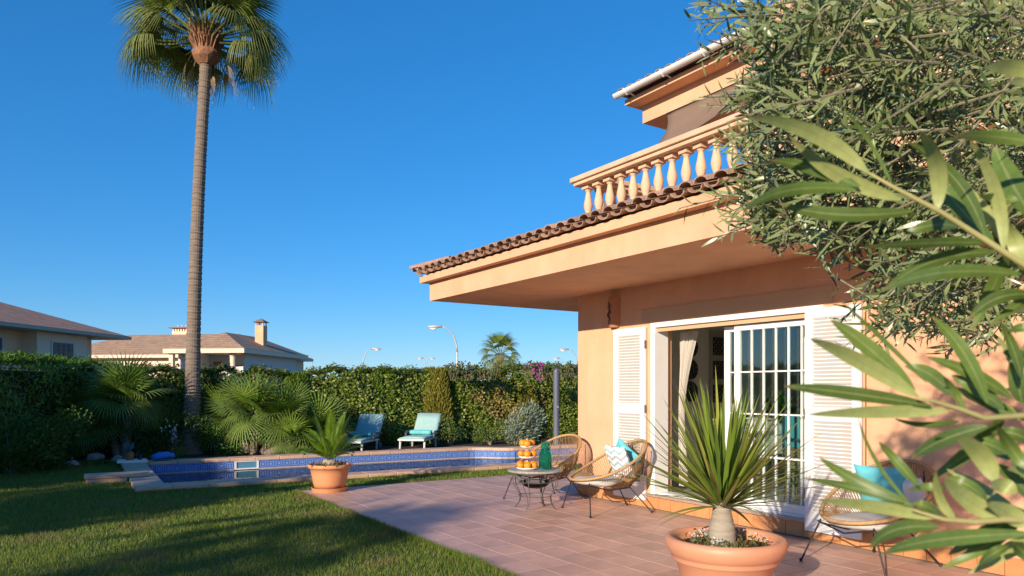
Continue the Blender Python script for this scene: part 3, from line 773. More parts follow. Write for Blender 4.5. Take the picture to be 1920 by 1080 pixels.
for zc in (2.13, 1.765, 1.40, 1.03):
    m = MB()
    for k in range(7):
        q = -.125+.25*k/6; m.box(.021, .03, q-.007, q+.007, zc-.14, zc+.14); m.box(.0215, .0305, -.13, .13, zc+q-.007, zc+q+.007)
    for i in range(6):
        for j in range(6):
            cy, cz = -.104+.0417*i, zc-.104+.0417*j
            if (i+j) % 2: m.box(.0212, .0302, cy-.016, cy+.016, cz-.016, cz+.016)
    m.build('carving', DARK_WOOD, ph)
# table, armchair, baskets
tb_ = empty('dining_table', tuple(vw(2.0, 2.1, .15)), VILLA_RZ, 'white dining table behind the gridded glass door', 'table')
MB().box(-.5, .5, -.8, .8, .70, .74).build('table_top', CERAMIC, tb_, bevel=.006)
for sx_ in (-.42, .42):
    for sy_ in (-.7, .7): MB().box(sx_-.03, sx_+.03, sy_-.03, sy_+.03, 0, .70).build('leg', CERAMIC, tb_)
def wicker_chair(u, y, rz, label, cloth):
    e = empty('wicker_chair', tuple(vw(u, y, .15)), VILLA_RZ+rz, label, 'chair', 'wicker chairs in the room')
    m = MB()
    for k in range(12): m.box(-.26, .26, -.25-.03*(k > 5)*0, -.21, .42+.045*k, .42+.045*k+.036)
    m.build('backrest', RATTAN, e)
    m = MB(); m.box(-.26, .26, -.20, .26, .36, .42); m.build('seat', RATTAN, e, bevel=.01)
    for sx_ in (-.22, .22):
        for sy_ in (-.2, .22): MB().box(sx_-.025, sx_+.025, sy_-.025, sy_+.025, 0, .36).build('leg', RATTAN, e)
    if cloth: MB().box(-.255, .255, -.275, -.252, .62, 1.0).build('cover', cloth, e, bevel=.01); 
wicker_chair(2.65, 1.45, .4, 'wicker chair with turquoise cover behind the glass door', TEAL)
wicker_chair(2.55, 2.25, 2.2, 'plain wicker chair at the far side of the white table', None)
wicker_chair(1.9, 1.0, .3, 'plain wicker chair beside the open side of the glass door', None)
ct = empty('sideboard', tuple(vw(.62, 3.55, .15)), VILLA_RZ, 'white sideboard against the room wall', 'sideboard')
MB().box(-.25, .25, -.6, .6, .0, .85).build('cabinet', CERAMIC, ct); MB().box(-.28, .28, -.63, .63, .851, .88).build('top', CERAMIC, ct)
ip = empty('house_plant', tuple(vw(2.05, 1.75, .89)), 0, 'green pot plant with pink flowers on the dining table', 'plant')
MB().lathe([(.0, 0), (.06, 0), (.075, .12), (.07, .12), (.0, .11)], 14).build('pot', CERAMIC, ip, smooth=True)
P = RNG.normal(size=(240, 3))*[.10, .10, .10]+[0, 0, .30]
V, F = leaves(P, rand_dirs(240), rand_dirs(240), .09, .045)
link('foliage', raw_mesh('foliage', V, F, leaf_mat('house_plant_leaf', [(.05, .16, .02), (.10, .26, .03)])), None, ip)
P = RNG.normal(size=(30, 3))*[.09, .09, .06]+[.05, 0, .40]; V, F = leaves(P, rand_dirs(30), rand_dirs(30), .05, .04)
link('flowers', raw_mesh('flowers', V, F, leaf_mat('pink_petal', [(.45, .05, .16), (.55, .1, .22)])), None, ip)
MB().tube([(0, 0, .1), (0, 0, .3)], .012, 6).build('stem', TWIG, ip)

# ------------------------------------------------------------------ terrace furniture
def string_chair(loc, face, label, cord_mat=None, rim_mat=None):
    """bowl chair of cords strung between an egg-shaped rim and a small ring, on bent rods; faces along +x"""
    e = empty('string_chair', (*loc, 0), face, label, 'chair', 'cane string chairs on the patio')
    rim_mat = rim_mat or RATTAN; cord_mat = cord_mat or RATTAN_CORD
    def rim_pt(a):
        c, s = math.cos(a), math.sin(a)
        x = .06 + .47*c; y = .40*s*(1-.12*c)
        t = (x+.41)/.94
        z = .84-.47*t-.05*math.sin(math.pi*t)+.03*max(0, c)**3
        return Vector((x-.05, y, z))
    n = 60; rim = [rim_pt(2*math.pi*k/n) for k in range(n)]
    m = MB(); m.tube(rim, .017, 8, closed=True)
    wr = []
    for k in range(n*8):
        a = 2*math.pi*k/(n*8); p = rim_pt(a); q = k*1.1
        wr.append(p+Vector((.010*math.cos(q)*math.cos(a), .010*math.cos(q)*math.sin(a), .010*math.sin(q))))
    m.tube(wr, .0085, 5, closed=True)
    m.build('rim', rim_mat, e, smooth=True)
    ring_c = Vector((-.16, 0, .285)); ring = [ring_c+Vector((.085*math.cos(2*math.pi*k/16), .085*math.sin(2*math.pi*k/16), .02*math.cos(2*math.pi*k/16)*-1)) for k in range(16)]
    MB().tube(ring, .010, 6, closed=True).build('ring', rim_mat, e, smooth=True)
    m = MB(); nc = 108
    for k in range(nc):
        a = 2*math.pi*k/nc; p = rim_pt(a); q = ring_c+Vector((.085*math.cos(a), .085*math.sin(a), 0))
        mid = (p+q)/2; sag = .075 if math.cos(a) < .3 else .03
        d_ = (p-q); out = Vector((math.cos(a), math.sin(a), -1.0)).normalized()
        m.tube([p, p*.7+q*.3+out*sag*.75, mid+out*sag, p*.25+q*.75+out*sag*.7, q], .0042, 4, caps=False)
    m.build('cord_weave', cord_mat, e, smooth=True)
    R_ = .0075
    for s in (-1, 1):
        f_top = Vector((.37, .24*s, .375)); f_ft = Vector((.43, .39*s, .008))
        r_top = Vector((-.20, .15*s, .30)); r_ft = Vector((-.42, .30*s, .008))
        lf = MB(); lf.tube([f_top, f_ft], R_, 7); lf.tube([f_ft+Vector((0, 0, .02)), f_ft+Vector((0, 0, -.007))], .013, 7); lf.build('leg', BLACK_METAL, e)
        lr = MB(); lr.tube([r_top, r_ft], R_, 7); lr.tube([r_ft+Vector((0, 0, .02)), r_ft+Vector((0, 0, -.007))], .013, 7); lr.build('leg', BLACK_METAL, e)
        MB().tube([f_top+Vector((0, 0, -.03)), (f_top+r_top)/2+Vector((0, 0, -.065)), r_top+Vector((0, 0, -.01))], R_, 7).build('rod', BLACK_METAL, e)
        MB().tube([r_top, Vector((-.36, .18*s, .46)), Vector((-.425, .16*s, .77))], R_, 7).build('rod', BLACK_METAL, e)
    MB().tube([(.38, -.26, .36), (.40, 0, .30), (.38, .26, .36)], R_, 7).build('rod', BLACK_METAL, e)
    MB().tube([(-.20, -.15, .29), (-.22, 0, .26), (-.20, .15, .29)], R_, 7).build('rod', BLACK_METAL, e)
    return e
fA = math.atan2(-.30, -.82)
chairA = string_chair((1.16, 8.86), fA, 'cane string chair with a chevron pillow beside the left shutter')
fB = math.atan2(-.62, -.72)
chairB = string_chair((.47, 9.80), fB, 'cane string chair with a bare back standing behind the mosaic table')
fC = math.atan2(-.45, -.80)
chairC = string_chair((3.02, 6.12), fC, 'cane string chair with a turquoise pillow below the right shutter', RATTAN_CORD)

def pillow(name, w, h, t, m, loc, rot, label, cat, n=14, group=None):
    mb = MB(); V = []; F = []; U = []
    for side in (1, -1):
        b = len(V)
        for i in range(n+1):
            for j in range(n+1):
                s, q = i/n*2-1, j/n*2-1
                k = 1-.10*(1-abs(q)**2)*abs(s)**6-0; k2 = 1-.10*(1-abs(s)**2)*abs(q)**6
                f = max(0, (1-s**4)*(1-q**4))**.55
                V.append((s*w/2*k, side*t/2*f+.006*math.sin(7*s+3*q)*f, q*h/2*k2))
        for i in range(n):
            for j in range(n):
                f = [b+i*(n+1)+j, b+(i+1)*(n+1)+j, b+(i+1)*(n+1)+j+1, b+i*(n+1)+j+1]
                uvf = [(i/n, j/n), ((i+1)/n, j/n), ((i+1)/n, (j+1)/n), (i/n, (j+1)/n)]
                if side == 1: f = f[::-1]; uvf = uvf[::-1]
                F.append(f); U.append(uvf)
    mb.add(V, F, U); o = mb.build(name, m, None, smooth=True); o.location = loc; o.rotation_euler = rot
    return tag(o, label, cat, group)
def chair_local(e, p): return e.matrix_basis @ Vector(p)
def seat_cushion(e, label):
    mb = MB(); n = 22; V = []; F = []
    prof_ = [(0, .055), (.5, .055), (.8, .045), (.95, .025), (1, 0), (.95, -.02), (.8, -.03), (.4, -.03), (0, -.03)]
    for r, z in prof_:
        for k in range(n):
            a = 2*math.pi*k/n; x, y = .28*r*math.cos(a), .29*r*math.sin(a)
            V.append((x+.16, y, .355+z+.02*(x > .1)*r+.10*max(0, -x-.02)))
    for i in range(len(prof_)-1):
        for k in range(n): F.append((i*n+(k+1) % n, i*n+k, (i+1)*n+k, (i+1)*n+(k+1) % n))
    mb.add(V, F); o = mb.build('seat_cushion', CUSHION, None, smooth=True); o.location = e.location; o.rotation_euler = e.rotation_euler
    return tag(o, label, 'cushion', 'round seat cushions')
seat_cushion(chairA, 'grey linen seat cushion under the chevron pillow')
seat_cushion(chairB, 'grey linen seat cushion on the chair behind the mosaic table')
seat_cushion(chairC, 'grey linen seat cushion under the turquoise pillow')
def lean(e, x, y, z, yaw, tilt):
    return chair_local(e, (x, y, z)), (tilt, 0, e.rotation_euler.z+yaw)
l, r_ = lean(chairA, -.12, .06, .60, -math.pi/2+.12, -.42)
pillow('chevron_pillow', .42, .42, .12, CHEVRON, l, r_, 'white pillow with grey and teal chevrons leaning in a string chair', 'pillow')
l, r_ = lean(chairA, -.24, -.04, .63, -math.pi/2+.05, -.45)
o = pillow('teal_pillow', .38, .38, .10, TEAL, l, r_, 'teal pillow peeking out behind the chevron pillow', 'pillow')
o.rotation_euler.y = .78
l, r_ = lean(chairC, -.14, -.02, .63, -math.pi/2+.25, -.40)
pillow('turquoise_pillow', .44, .42, .12, TEAL, l, r_, 'square turquoise pillow in the chair under the right shutter', 'pillow')
l, r_ = lean(chairC, -.22, .17, .58, -math.pi/2-.25, -.45)
pillow('white_pillow', .38, .38, .11, CERAMIC, l, r_, 'white pillow tucked behind the turquoise pillow', 'pillow')
# dark wicker armchair standing behind
dw = empty('wicker_armchair', (4.05, 6.15, 0), math.atan2(-.5, -.8), 'dark brown wicker armchair behind the turquoise pillow chair', 'chair')
m = MB(); n = 24
for j in range(15):
    z = .30+.04*j
    pts = []
    for k in range(n+1):
        a = math.pi*.55+math.pi*.9*k/n; top = .92-.28*(abs(k/n-.5)*2)**2
        pts.append((.36*math.cos(a), .40*math.sin(a), min(z, top)))
    m.tube(pts, .016, 5)
m.build('backrest', RATTAN_DARK, dw, smooth=True)
m = MB(); m.tube([(.36*math.cos(math.pi*.55+math.pi*.9*k/n), .40*math.sin(math.pi*.55+math.pi*.9*k/n), .94-.28*(abs(k/n-.5)*2)**2) for k in range(n+1)], .03, 8); m.build('rim', RATTAN_DARK, dw, smooth=True)
m = MB(); m.lathe([(0, .28), (.34, .28), (.36, .32), (.34, .36), (0, .36)], 20); m.build('seat', RATTAN_DARK, dw)
for a in (.8, 2.3, 3.9, 5.5): MB().tube([(.28*math.cos(a), .28*math.sin(a), .30), (.31*math.cos(a), .31*math.sin(a), 0)], .02, 7).build('leg', RATTAN_DARK, dw)

# round table with scroll legs
TX, TY, TZ = .285, 9.02, .485
def mosaic_top():
    m_, nt, out = new_mat('stone_mosaic')
    b = N(nt, 'ShaderNodeBsdfPrincipled', Roughness=.5)
    tc = nt.nodes.new('ShaderNodeTexCoord'); v = N(nt, 'ShaderNodeTexVoronoi', Scale=30.0); nt.links.new(tc.outputs['Object'], v.inputs['Vector'])
    r = ramp(nt, [(0, (.40, .38, .34)), (.5, (.29, .27, .24)), (1, (.46, .40, .32))]); nt.links.new(v.outputs['Color'], r.inputs[0]); nt.links.new(r.outputs[0], b.inputs['Base Color'])
    nt.links.new(b.outputs[0], out.inputs[0]); return m_
tbl = empty('mosaic_table', (TX, TY, 0), .35, 'low round mosaic table with curled iron legs in front of the string chairs', 'table')
m = MB(); m.lathe([(0, TZ-.03), (.30, TZ-.03), (.335, TZ-.025), (.34, TZ-.012), (.335, TZ), (0, TZ)], 40); m.build('table_top', mosaic_top(), tbl)
MB().tube([(.30*math.cos(2*math.pi*k/36), .30*math.sin(2*math.pi*k/36), TZ-.036) for k in range(36)], .007, 6, closed=True).build('rim_hoop', GREY_IRON, tbl)
for k in range(4):
    a = math.pi/4+k*math.pi/2; c, s = math.cos(a), math.sin(a)
    def R2(r, z, off=0): return (c*r-s*off, s*r+c*off, z)
    lg = MB()
    for off in (-.035, .035):
        lg.tube([R2(.25, TZ-.04, off*.4), R2(.29, .40, off), R2(.28, .30, off), R2(.20, .16, off*.5), R2(.21, .08, off*.2), R2(.27, .006, 0)], .0055, 6)
    lo = lg.build('leg', GREY_IRON, tbl, smooth=True)
    sp = []
    for j in range(22):
        t = j/21; q = t*3.6*math.pi; rr = .045*(1-t*.75); sp.append(R2(.22-.0*t+rr*math.cos(q), .38+rr*math.sin(q)-.02))
    MB().tube(sp, .0045, 5).build('scroll', GREY_IRON, lo, smooth=True)
MB().tube([(.20*math.cos(2*math.pi*k/30), .20*math.sin(2*math.pi*k/30), .165) for k in range(30)], .005, 6, closed=True).build('brace_ring', GREY_IRON, tbl)
# glass bowl under the top, hanging in the scrolls
bw = MB(); bw.lathe([(.0, .255), (.09, .258), (.15, .285), (.185, .335), (.18, .335), (.146, .29), (.088, .264), (.0, .262)], 28)
bw.build('glass_bowl', glass_mat('bowl_glass', (.90, .95, .93), rough=.05), tbl, smooth=True)
MB().lathe([(.21, .330), (.205, .326), (.19, .332), (.195, .338), (.21, .330)], 28).build('bowl_ring', GREY_IRON, tbl)

# three tier fruit stand
FX, FY = TX-.10, TY-.02
fs = empty('fruit_stand', (FX, FY, TZ+.001), .4, 'white three tier fruit stand on the mosaic table', 'fruit stand')
tiers = [(.135, 0.0), (.105, .135), (.085, .262)]
for r, z in tiers:
    MB().lathe([(0, z), (r*.8, z), (r, z+.018), (r*1.02, z+.028), (r*.98, z+.024), (r*.78, z+.008), (0, z+.008)], 22).build('tray', CERAMIC, fs, smooth=True)
MB().tube([(0, 0, 0), (0, 0, .36), (0, 0, .375)], [.006, .006, .010], 8).build('stem', CERAMIC, fs)
og = MB(); nn = 12
og.lathe([(  .046*math.sin(math.pi*k/nn)*(1 if k < nn else 0)+.0005, -.0445*math.cos(math.pi*k/nn)) for k in range(nn+1)], 18)
or_me = og.mesh('fruit', ORANGE, smooth=True)
st_me = MB().lathe([(.001, .0445), (.006, .045), (.004, .049), (0, .049)], 7).mesh('stalk', mat('orange_stalk', (.05, .09, .02), rough=.8))
for ti, ((r, z), cnt) in enumerate(zip(tiers, (6, 4, 3))):
    for k in range(cnt):
        a = 2*math.pi*k/cnt+ti*.5-.5; rr = r*.70
        o = empty('orange', (FX+rr*math.cos(a), FY+rr*math.sin(a), TZ+.001+z+.0545), random.uniform(0, 6), 'bright orange on the %s tier of the fruit stand' % ('bottom', 'middle', 'top')[ti], 'orange', 'oranges on the fruit stand')
        o.rotation_euler = (random.uniform(-.9, .9), random.uniform(-.9, .9), random.uniform(0, 6)); o.scale = [random.uniform(.92, 1.06)]*3
        link('peel', or_me, None, o); link('stalk', st_me, None, o)
# green glass bottle with stopper
def thick_glass(name, col):
    m_, nt, out = new_mat(name); b = N(nt, 'ShaderNodeBsdfPrincipled', Roughness=.04); b.inputs['Base Color'].default_value = (*col, 1); b.inputs['Transmission Weight'].default_value = .95; b.inputs['IOR'].default_value = 1.2
    nt.links.new(b.outputs[0], out.inputs[0]); return m_
bt = empty('glass_jar', (TX+.12, TY-.08, TZ+.001), 0, 'green glass jar with a ribbed stopper on the mosaic table', 'jar')
JG = thick_glass('green_glass', (.10, .62, .46))
MB().lathe([(0, 0), (.055, 0), (.062, .015), (.062, .15), (.056, .175), (.045, .19), (.043, .21), (.040, .21), (.040, .19), (.050, .17), (.056, .14), (.056, .02), (0, .012)], 24).build('body', JG, bt, smooth=True)
MB().lathe([(0, .212), (.046, .212), (.049, .222), (.044, .232), (.046, .242), (.042, .252), (.044, .262), (.034, .28), (0, .285)], 24).build('stopper', JG, bt, smooth=True)

# ------------------------------------------------------------------ sun loungers by the hedge
def lounger(loc, face, label, towel_label):
    e = empty('sun_lounger', (loc[0], loc[1], -.02), face, label, 'sun lounger', 'sun loungers behind the pool'); e.scale = (1.0, 1.12, .86)
    # +x is the foot end
    m = MB(); m.box(.0, 1.05, -.31, -.26, .24, .30); m.box(.0, 1.05, .26, .31, .24, .30); m.box(1.05, 1.11, -.31, .31, .24, .30); m.box(-.06, 0, -.31, .31, .24, .30)
    m.build('frame', LOUNGE_FRAME, e, bevel=.012)
    for x, y in ((.98, -.285), (.98, .285), (.05, -.285), (.05, .285)): MB().tube([(x, y, .24), (x+.03, y, .0)], [.028, .022], 8).build('leg', LOUNGE_FRAME, e)
    ang = rad(56); c, s = math.cos(ang), math.sin(ang)
    cs = []
    # one padded cover: seat and raised back
    path = [(1.06, .30), (.80, .315), (.5, .32), (.25, .325), (.06, .34), (-.02, .40), (-.02-.24*c, .40+.24*s), (-.02-.48*c, .40+.48*s), (-.02-.70*c, .40+.70*s)]
    V = []; F = []; nw = 8
    for th in (0, 1):
        for i, (x, z) in enumerate(path):
            nx_, nz_ = (0, 1) if i < 4 else ((.4, .9) if i < 6 else (s, c))
            for k in range(nw+1):
                y = -.29+.58*k/nw; q = .045*th*(1-.5*abs(y/.29)**4)+.006*math.sin(9*y+2*i)*th
                V.append((x+nx_*q, y, z+nz_*q))
    L = len(path)
    for i in range(L-1):
        for k in range(nw):
            a = i*(nw+1)+k; b = a+(nw+1); o_ = L*(nw+1)
            F.append((a, a+1, b+1, b)); F.append((o_+a, o_+b, o_+b+1, o_+a+1))
    for i in range(L-1):
        for k in (0, nw):
            a = i*(nw+1)+k; b = a+(nw+1); o_ = L*(nw+1); F.append((a, b, o_+b, o_+a) if k == 0 else (b, a, o_+a, o_+b))
    for k in range(nw):
        o_ = L*(nw+1); F.append((k, o_+k, o_+k+1, k+1)); b = (L-1)*(nw+1)+k; F.append((b+1, o_+b+1, o_+b, b))
    mb = MB(); mb.add(V, F); mb.build('padded_cover', LOUNGE_FABRIC, e, smooth=True)
    m = MB(); m.obox((-.04-.35*c, 0, .36+.35*s), (c*.37*-1, 0, s*.37), (0, .30, 0), (s*.014, 0, c*.014)); m.build('backrest', LOUNGE_FRAME, e, bevel=.008)
    for y in (-.34, .34):
        MB().tube([(.42, y, .28), (.40, y, .42), (.30, y, .47), (.05, y, .47), (-.12, y, .44)], [.03, .03, .036, .036, .03], 8).build('armrest', DARK_PLASTIC, e, smooth=True)
        MB().lathe([(0, -.02), (.10, -.02), (.11, 0), (.10, .02), (0, .02)], 16).build('wheel', DARK_PLASTIC, e, loc=(-.02, y*.98, .11), rot=(math.pi/2, 0, 0))
    mb = MB(); V = []
    tw = MB()
    pts = [Vector((.30+.02*math.sin(k), -.25+.5*k/8, .445)) for k in range(9)]
    tw.tube(pts, [.066, .072, .070, .073, .07, .072, .071, .073, .066], 12)
    sp = []
    for k in range(26):
        q = k/25*4*math.pi; rr = .066*(1-k/30); sp.append((.30+rr*math.cos(q), -.252, .445+rr*math.sin(q)))
    tw.tube(sp, .004, 4)
    t = tw.build('rolled_towel', TOWEL, None, smooth=True); t.location = e.location; t.rotation_euler = e.rotation_euler; t.scale = e.scale; tag(t, towel_label, 'towel', 'rolled towels')
fl = math.atan2(-.975, -.20); bt.scale = (1.28, 1.28, 1.22)
lounger((-3.70, 18.62), fl, 'pale aqua sun lounger close to the fan palm', 'rolled turquoise towel on the lounger close to the fan palm')
lounger((-2.30, 19.42), fl, 'pale aqua sun lounger beside the flowering hedge, away from the palms', 'rolled turquoise towel on the lounger away from the palms')

# solar shower
sh = empty('garden_shower', (1.18, 19.6, -.02), .3, 'slate grey solar shower column in front of the hedge', 'shower')
m = MB(); m.lathe([(0, 0), (.13, 0), (.13, .03), (.085, .05), (.085, 1.95), (.075, 2.02), (.03, 2.06), (0, 2.06)], 20); m.build('column', SHOWER, sh, smooth=False)
MB().tube([(0, 0, 1.98), (0, -.16, 2.02), (0, -.22, 1.98)], [.02, .02, .045], 8).build('shower_head', SHOWER, sh)
MB().tube([(0, -.08, 1.02), (0, -.14, 1.02), (0, -.15, 1.06)], .016, 7).build('tap', STREET_METAL, sh)

# things at the end of the pool
tr = empty('serving_tray', tuple(pw(.20, 4.30, CT+.001)), POOL_RZ, 'white serving tray on the pool corner', 'tray')
m = MB(); m.box(-.26, .26, -.16, .16, 0, .012); m.build('base', CERAMIC, tr)
for a in ((-.265, .265, -.165, -.15), (-.265, .265, .15, .165), (-.265, -.25, -.149, .149), (.25, .265, -.149, .149)): MB().box(*a, .0005, .05).build('edge', CERAMIC, tr)
pa = empty('pineapple', tuple(pw(.16, 4.32, CT+.016)), .3, 'pineapple with grey green crown on the white tray', 'pineapple')
m = MB(); m.lathe([(0, 0), (.05, .0), (.075, .05), (.08, .11), (.07, .17), (.04, .20), (0, .205)], 16); m.build('fruit', mat('pineapple_skin', (.42, .16, .05), (.22, .10, .04), scale=40, rough=.7, bump=1, bscale=45), pa, smooth=True)
n = 46; a = RNG.uniform(0, 2*math.pi, n); el = RNG.uniform(.5, 1.45, n)
D = np.stack([np.cos(a)*np.cos(el), np.sin(a)*np.cos(el), np.sin(el)], 1); V, F = leaves(np.tile([[0, 0, .19]], (n, 1))+D*.015, D, np.tile([[0, 0, 1.0]], (n, 1))+D[:, [1, 0, 2]]*.1, RNG.uniform(.12, .24, n), .028, bend=.25)
link('crown', raw_mesh('crown', V, F, leaf_mat('pineapple_leaf', [(.12, .24, .22), (.2, .33, .3)])), None, pa)
ck = empty('juice_glass', tuple(pw(.34, 4.28, CT+.016)), 0, 'yellow drink in a glass beside the pineapple', 'glass')
MB().lathe([(0, 0), (.03, 0), (.04, .13), (.037, .13), (.028, .006), (0, .006)], 14).build('glass', PANE, ck, smooth=True)
MB().lathe([(0, .008), (.028, .008), (.0355, .11), (0, .11)], 14).build('juice', mat('juice', (.80, .45, .02), rough=.3), ck, smooth=True)
m = MB(); nn = 18
V = []
flo = MB()
for k in range(4):
    y = -.09+.06*k
    flo.tube([(-.19+.03*abs(y)*4, y, .055), (-.05, y, .085+.02*math.sin(k)), (.10, y, .10), (.20-.03*abs(y)*4, y, .075)], [.045, .062, .066, .05], 10)
tag(flo.build('swim_float', mat('blue_vinyl', (.02, .20, .62), (.015, .16, .52), rough=.4), None, smooth=True, loc=tuple(pw(.74, 4.35, CT+.006)), rot=(0, 0, POOL_RZ+.2)), 'bright blue ribbed swimming float on the far coping', 'float')
def rock(name, loc, sx, sy, sz, seed, label):
    bm = bmesh.new(); bmesh.ops.create_icosphere(bm, subdivisions=3, radius=1); rg = random.Random(seed)
    ph_ = [rg.uniform(0, 6) for _ in range(9)]
    for v in bm.verts:
        p = v.co; f = 1+.14*math.sin(2.3*p.x+ph_[0])+.12*math.sin(3.1*p.y+ph_[1])+.10*math.sin(4.3*p.z+ph_[2]+2*p.x)+.06*math.sin(8*p.x+ph_[3])*math.sin(7*p.y+ph_[4])
        v.co = Vector((p.x*sx*f, p.y*sy*f, max(p.z*sz*f, -.25*sz)))
    me = bpy.data.meshes.new(name); bm.to_mesh(me); bm.free(); me.materials.append(ROCK); me.polygons.foreach_set('use_smooth', [True]*len(me.polygons))
    tag(link(name, me, None, None, (loc[0], loc[1], loc[2])), label, 'rock', 'rocks along the bed edge')
rock('rock', (-8.78, 15.45, .02), .19, .14, .11, 1, 'flat pale rock at the edge of the bed')
rock('rock', (-8.62, 14.35, .0), .13, .10, .11, 2, 'small pointed rock on the lawn edge')
rock('rock', (-8.22, 15.35, .0), .12, .10, .085, 3, 'brownish rock behind the serving tray')

# ------------------------------------------------------------------ potted plants
def pinnate(L, n, leaflet, seed, arch=.5, z_up=1.0):
    """feather frond along +x rising then arching; returns V,F arrays"""
    rg = np.random.default_rng(seed); t = np.linspace(0, 1, n)
    x = L*t*np.cos(arch*t*.9); z = L*(z_up*t-.55*arch*t*t*1.6)*.6
    P = np.stack([x, np.zeros(n), z], 1); T = np.gradient(P, axis=0); T = nrm(T)
    allV = []; allF = []; off = 0
    for s in (-1, 1):
        k = t > .10
        side = np.array([0, s, 0.0]); D = nrm(T[k]*.62+side*.85+np.array([0, 0, .28])+rg.normal(size=(k.sum(), 3))*.03)
        Ln = leaflet*np.sin(np.clip(t[k]*1.08, 0, 1)*math.pi*.93+.12)**.6*rg.uniform(.92, 1.05, k.sum())
        V, F = leaves(P[k], D, np.cross(side, T[k])*s*1.0+np.array([0, 0, .2]), np.maximum(Ln, .02), .013, bend=.08)
        allV.append(V); allF.append(F+off); off += len(V)
    # rachis
    r = .006*(1-.7*t); q = [np.stack([x, r, z], 1), np.stack([x, -r, z], 1), np.stack([x, 0*r, z+r*1.2], 1)]
    V = np.concatenate(q); F = []
    for i in range(n-1):
        for a, b in ((0, 1), (1, 2), (2, 0)):
            F += [[a*n+i, b*n+i, b*n+i+1], [a*n+i, b*n+i+1, a*n+i+1]]
    allV.append(V); allF.append(np.array(F)+off)
    return np.concatenate(allV), np.concatenate(allF)
CYCAD = leaf_mat('cycad_leaf', [(.10, .20, .012), (.15, .26, .018), (.20, .31, .025)], rough=.35, trans=.3)
cy = empty('potted_cycad', (-2.63, 10.62, .0), .2, 'sago cycad in a terracotta pot on the patio corner', 'potted plant')
m = MB(); m.lathe([(0, .055), (.215, .055), (.232, .12), (.262, .26), (.275, .335), (.300, .338), (.308, .35), (.308, .385), (.300, .392), (.272, .390), (.262, .345), (0, .345)], 40); m.build('pot', TERRACOTTA, cy, smooth=False)
for p in cy.children[-1].data.polygons: p.use_smooth = True
m = MB(); m.lathe([(0, .001), (.235, .001), (.262, .055), (.250, .058), (.228, .012), (0, .012)], 36); m.build('saucer', TERRACOTTA, cy)
MB().lathe([(0, .372), (.10, .376), (.262, .362)], 24, jitter=.03).build('soil', SOIL, cy)
MB().lathe([(.08, .36), (.10, .40), (.085, .45), (.04, .47), (0, .47)], 16, jitter=.08).build('trunk', TRUNK_CAUDEX, cy)
fm = []
for k in range(3):
    V, F = pinnate(.78, 46, .165, 30+k, arch=(.35, .55, .8)[k], z_up=(1.9, 1.5, 1.05)[k]); fm.append(raw_mesh('frond', V, F, CYCAD))
for k in range(26):
    a = k*2.39996; tier = 0 if k < 7 else (1 if k < 16 else 2)
    o = link('frond', fm[tier], None, cy, (.03*math.cos(a), .03*math.sin(a), .45), (random.uniform(-.25, .25), (-.42, -.12, .06)[tier]+random.uniform(-.12, .12), a)); o.scale = [random.uniform(.62, .78)]*3
P = RNG.normal(size=(160, 3))*[.12, .12, .012]+[0, 0, .375]; V, F = leaves(P, rand_dirs(160)+[0, 0, .6], rand_dirs(160), .05, .022)
tag(link('ground_cover', raw_mesh('ground_cover', V, F, leaf_mat('pot_weed', [(.12, .16, .04), (.22, .12, .06), (.10, .2, .05)])), None, cy), kind='stuff')

DR = leaf_mat('dracaena_leaf', [(.11, .18, .03), (.155, .245, .03), (.21, .29, .04), (.29, .33, .055), (.34, .26, .08)], under=(.21, .28, .06), rough=.38, trans=.22, per='object')
dp = empty('potted_dracaena', (1.452, 5.02, 0), 0, 'thick-trunked dragon tree with sword leaves in a big terracotta pot', 'potted plant')
m = MB(); m.lathe([(0, .001), (.255, .001), (.265, .02), (.325, .285), (.345, .295), (.358, .31), (.352, .328), (.362, .335), (.385, .36), (.402, .40), (.404, .43), (.392, .452), (.372, .458), (.350, .452), (.338, .43), (.335, .36), (0, .36)], 56); m.build('pot', TERRACOTTA_ROSE, dp, smooth=True)
MB().lathe([(0, .400), (.15, .398), (.338, .385)], 28, jitter=.02).build('soil', SOIL, dp)
tz0 = .37
tr_prof = [(.112, tz0), (.102, tz0+.02), (.094, tz0+.05), (.091, tz0+.10), (.086, tz0+.15), (.074, tz0+.20), (.064, tz0+.245), (.060, tz0+.28), (.066, tz0+.31), (.05, tz0+.345), (0, tz0+.36)]
prof2 = []
for (r0, z0), (r1, z1) in zip(tr_prof, tr_prof[1:]):
    for j in range(4):
        t = j/4; z = z0+(z1-z0)*t; prof2.append(((r0+(r1-r0)*t)*(1+.012*math.sin(z*170)), z))
prof2.append(tr_prof[-1])
MB().lathe(prof2, 26, jitter=.006, cx=-.02).build('trunk', TRUNK_CAUDEX, dp, smooth=True)
def sword(L, w, droop, seed):
    n = 11; V = []; F = []
    for i in range(n+1):
        t = i/n; ww = w*(.75+.35*math.sin(min(t*2.2, 1)*math.pi/2))*(1-t**2.2)+.0006
        x = L*t*(1-.10*droop*t*t); z = -droop*L*t*t*(.35+.5*t)
        V += [(x, -ww/2, z+.18*ww), (x, 0, z), (x, ww/2, z+.18*ww)]
    for i in range(n):
        for k in (0, 1): F.append((i*3+k, i*3+k+1, (i+1)*3+k+1, (i+1)*3+k))
    mb = MB(); mb.add(V, F); return mb.mesh('leaf', DR, smooth=True)
sw = [sword(.76, .027, .03, 1), sword(.72, .029, .10, 2), sword(.66, .028, .22, 3), sword(.70, .026, .4, 4), sword(.60, .030, .02, 5)]
rg = random.Random(21); NL = 205
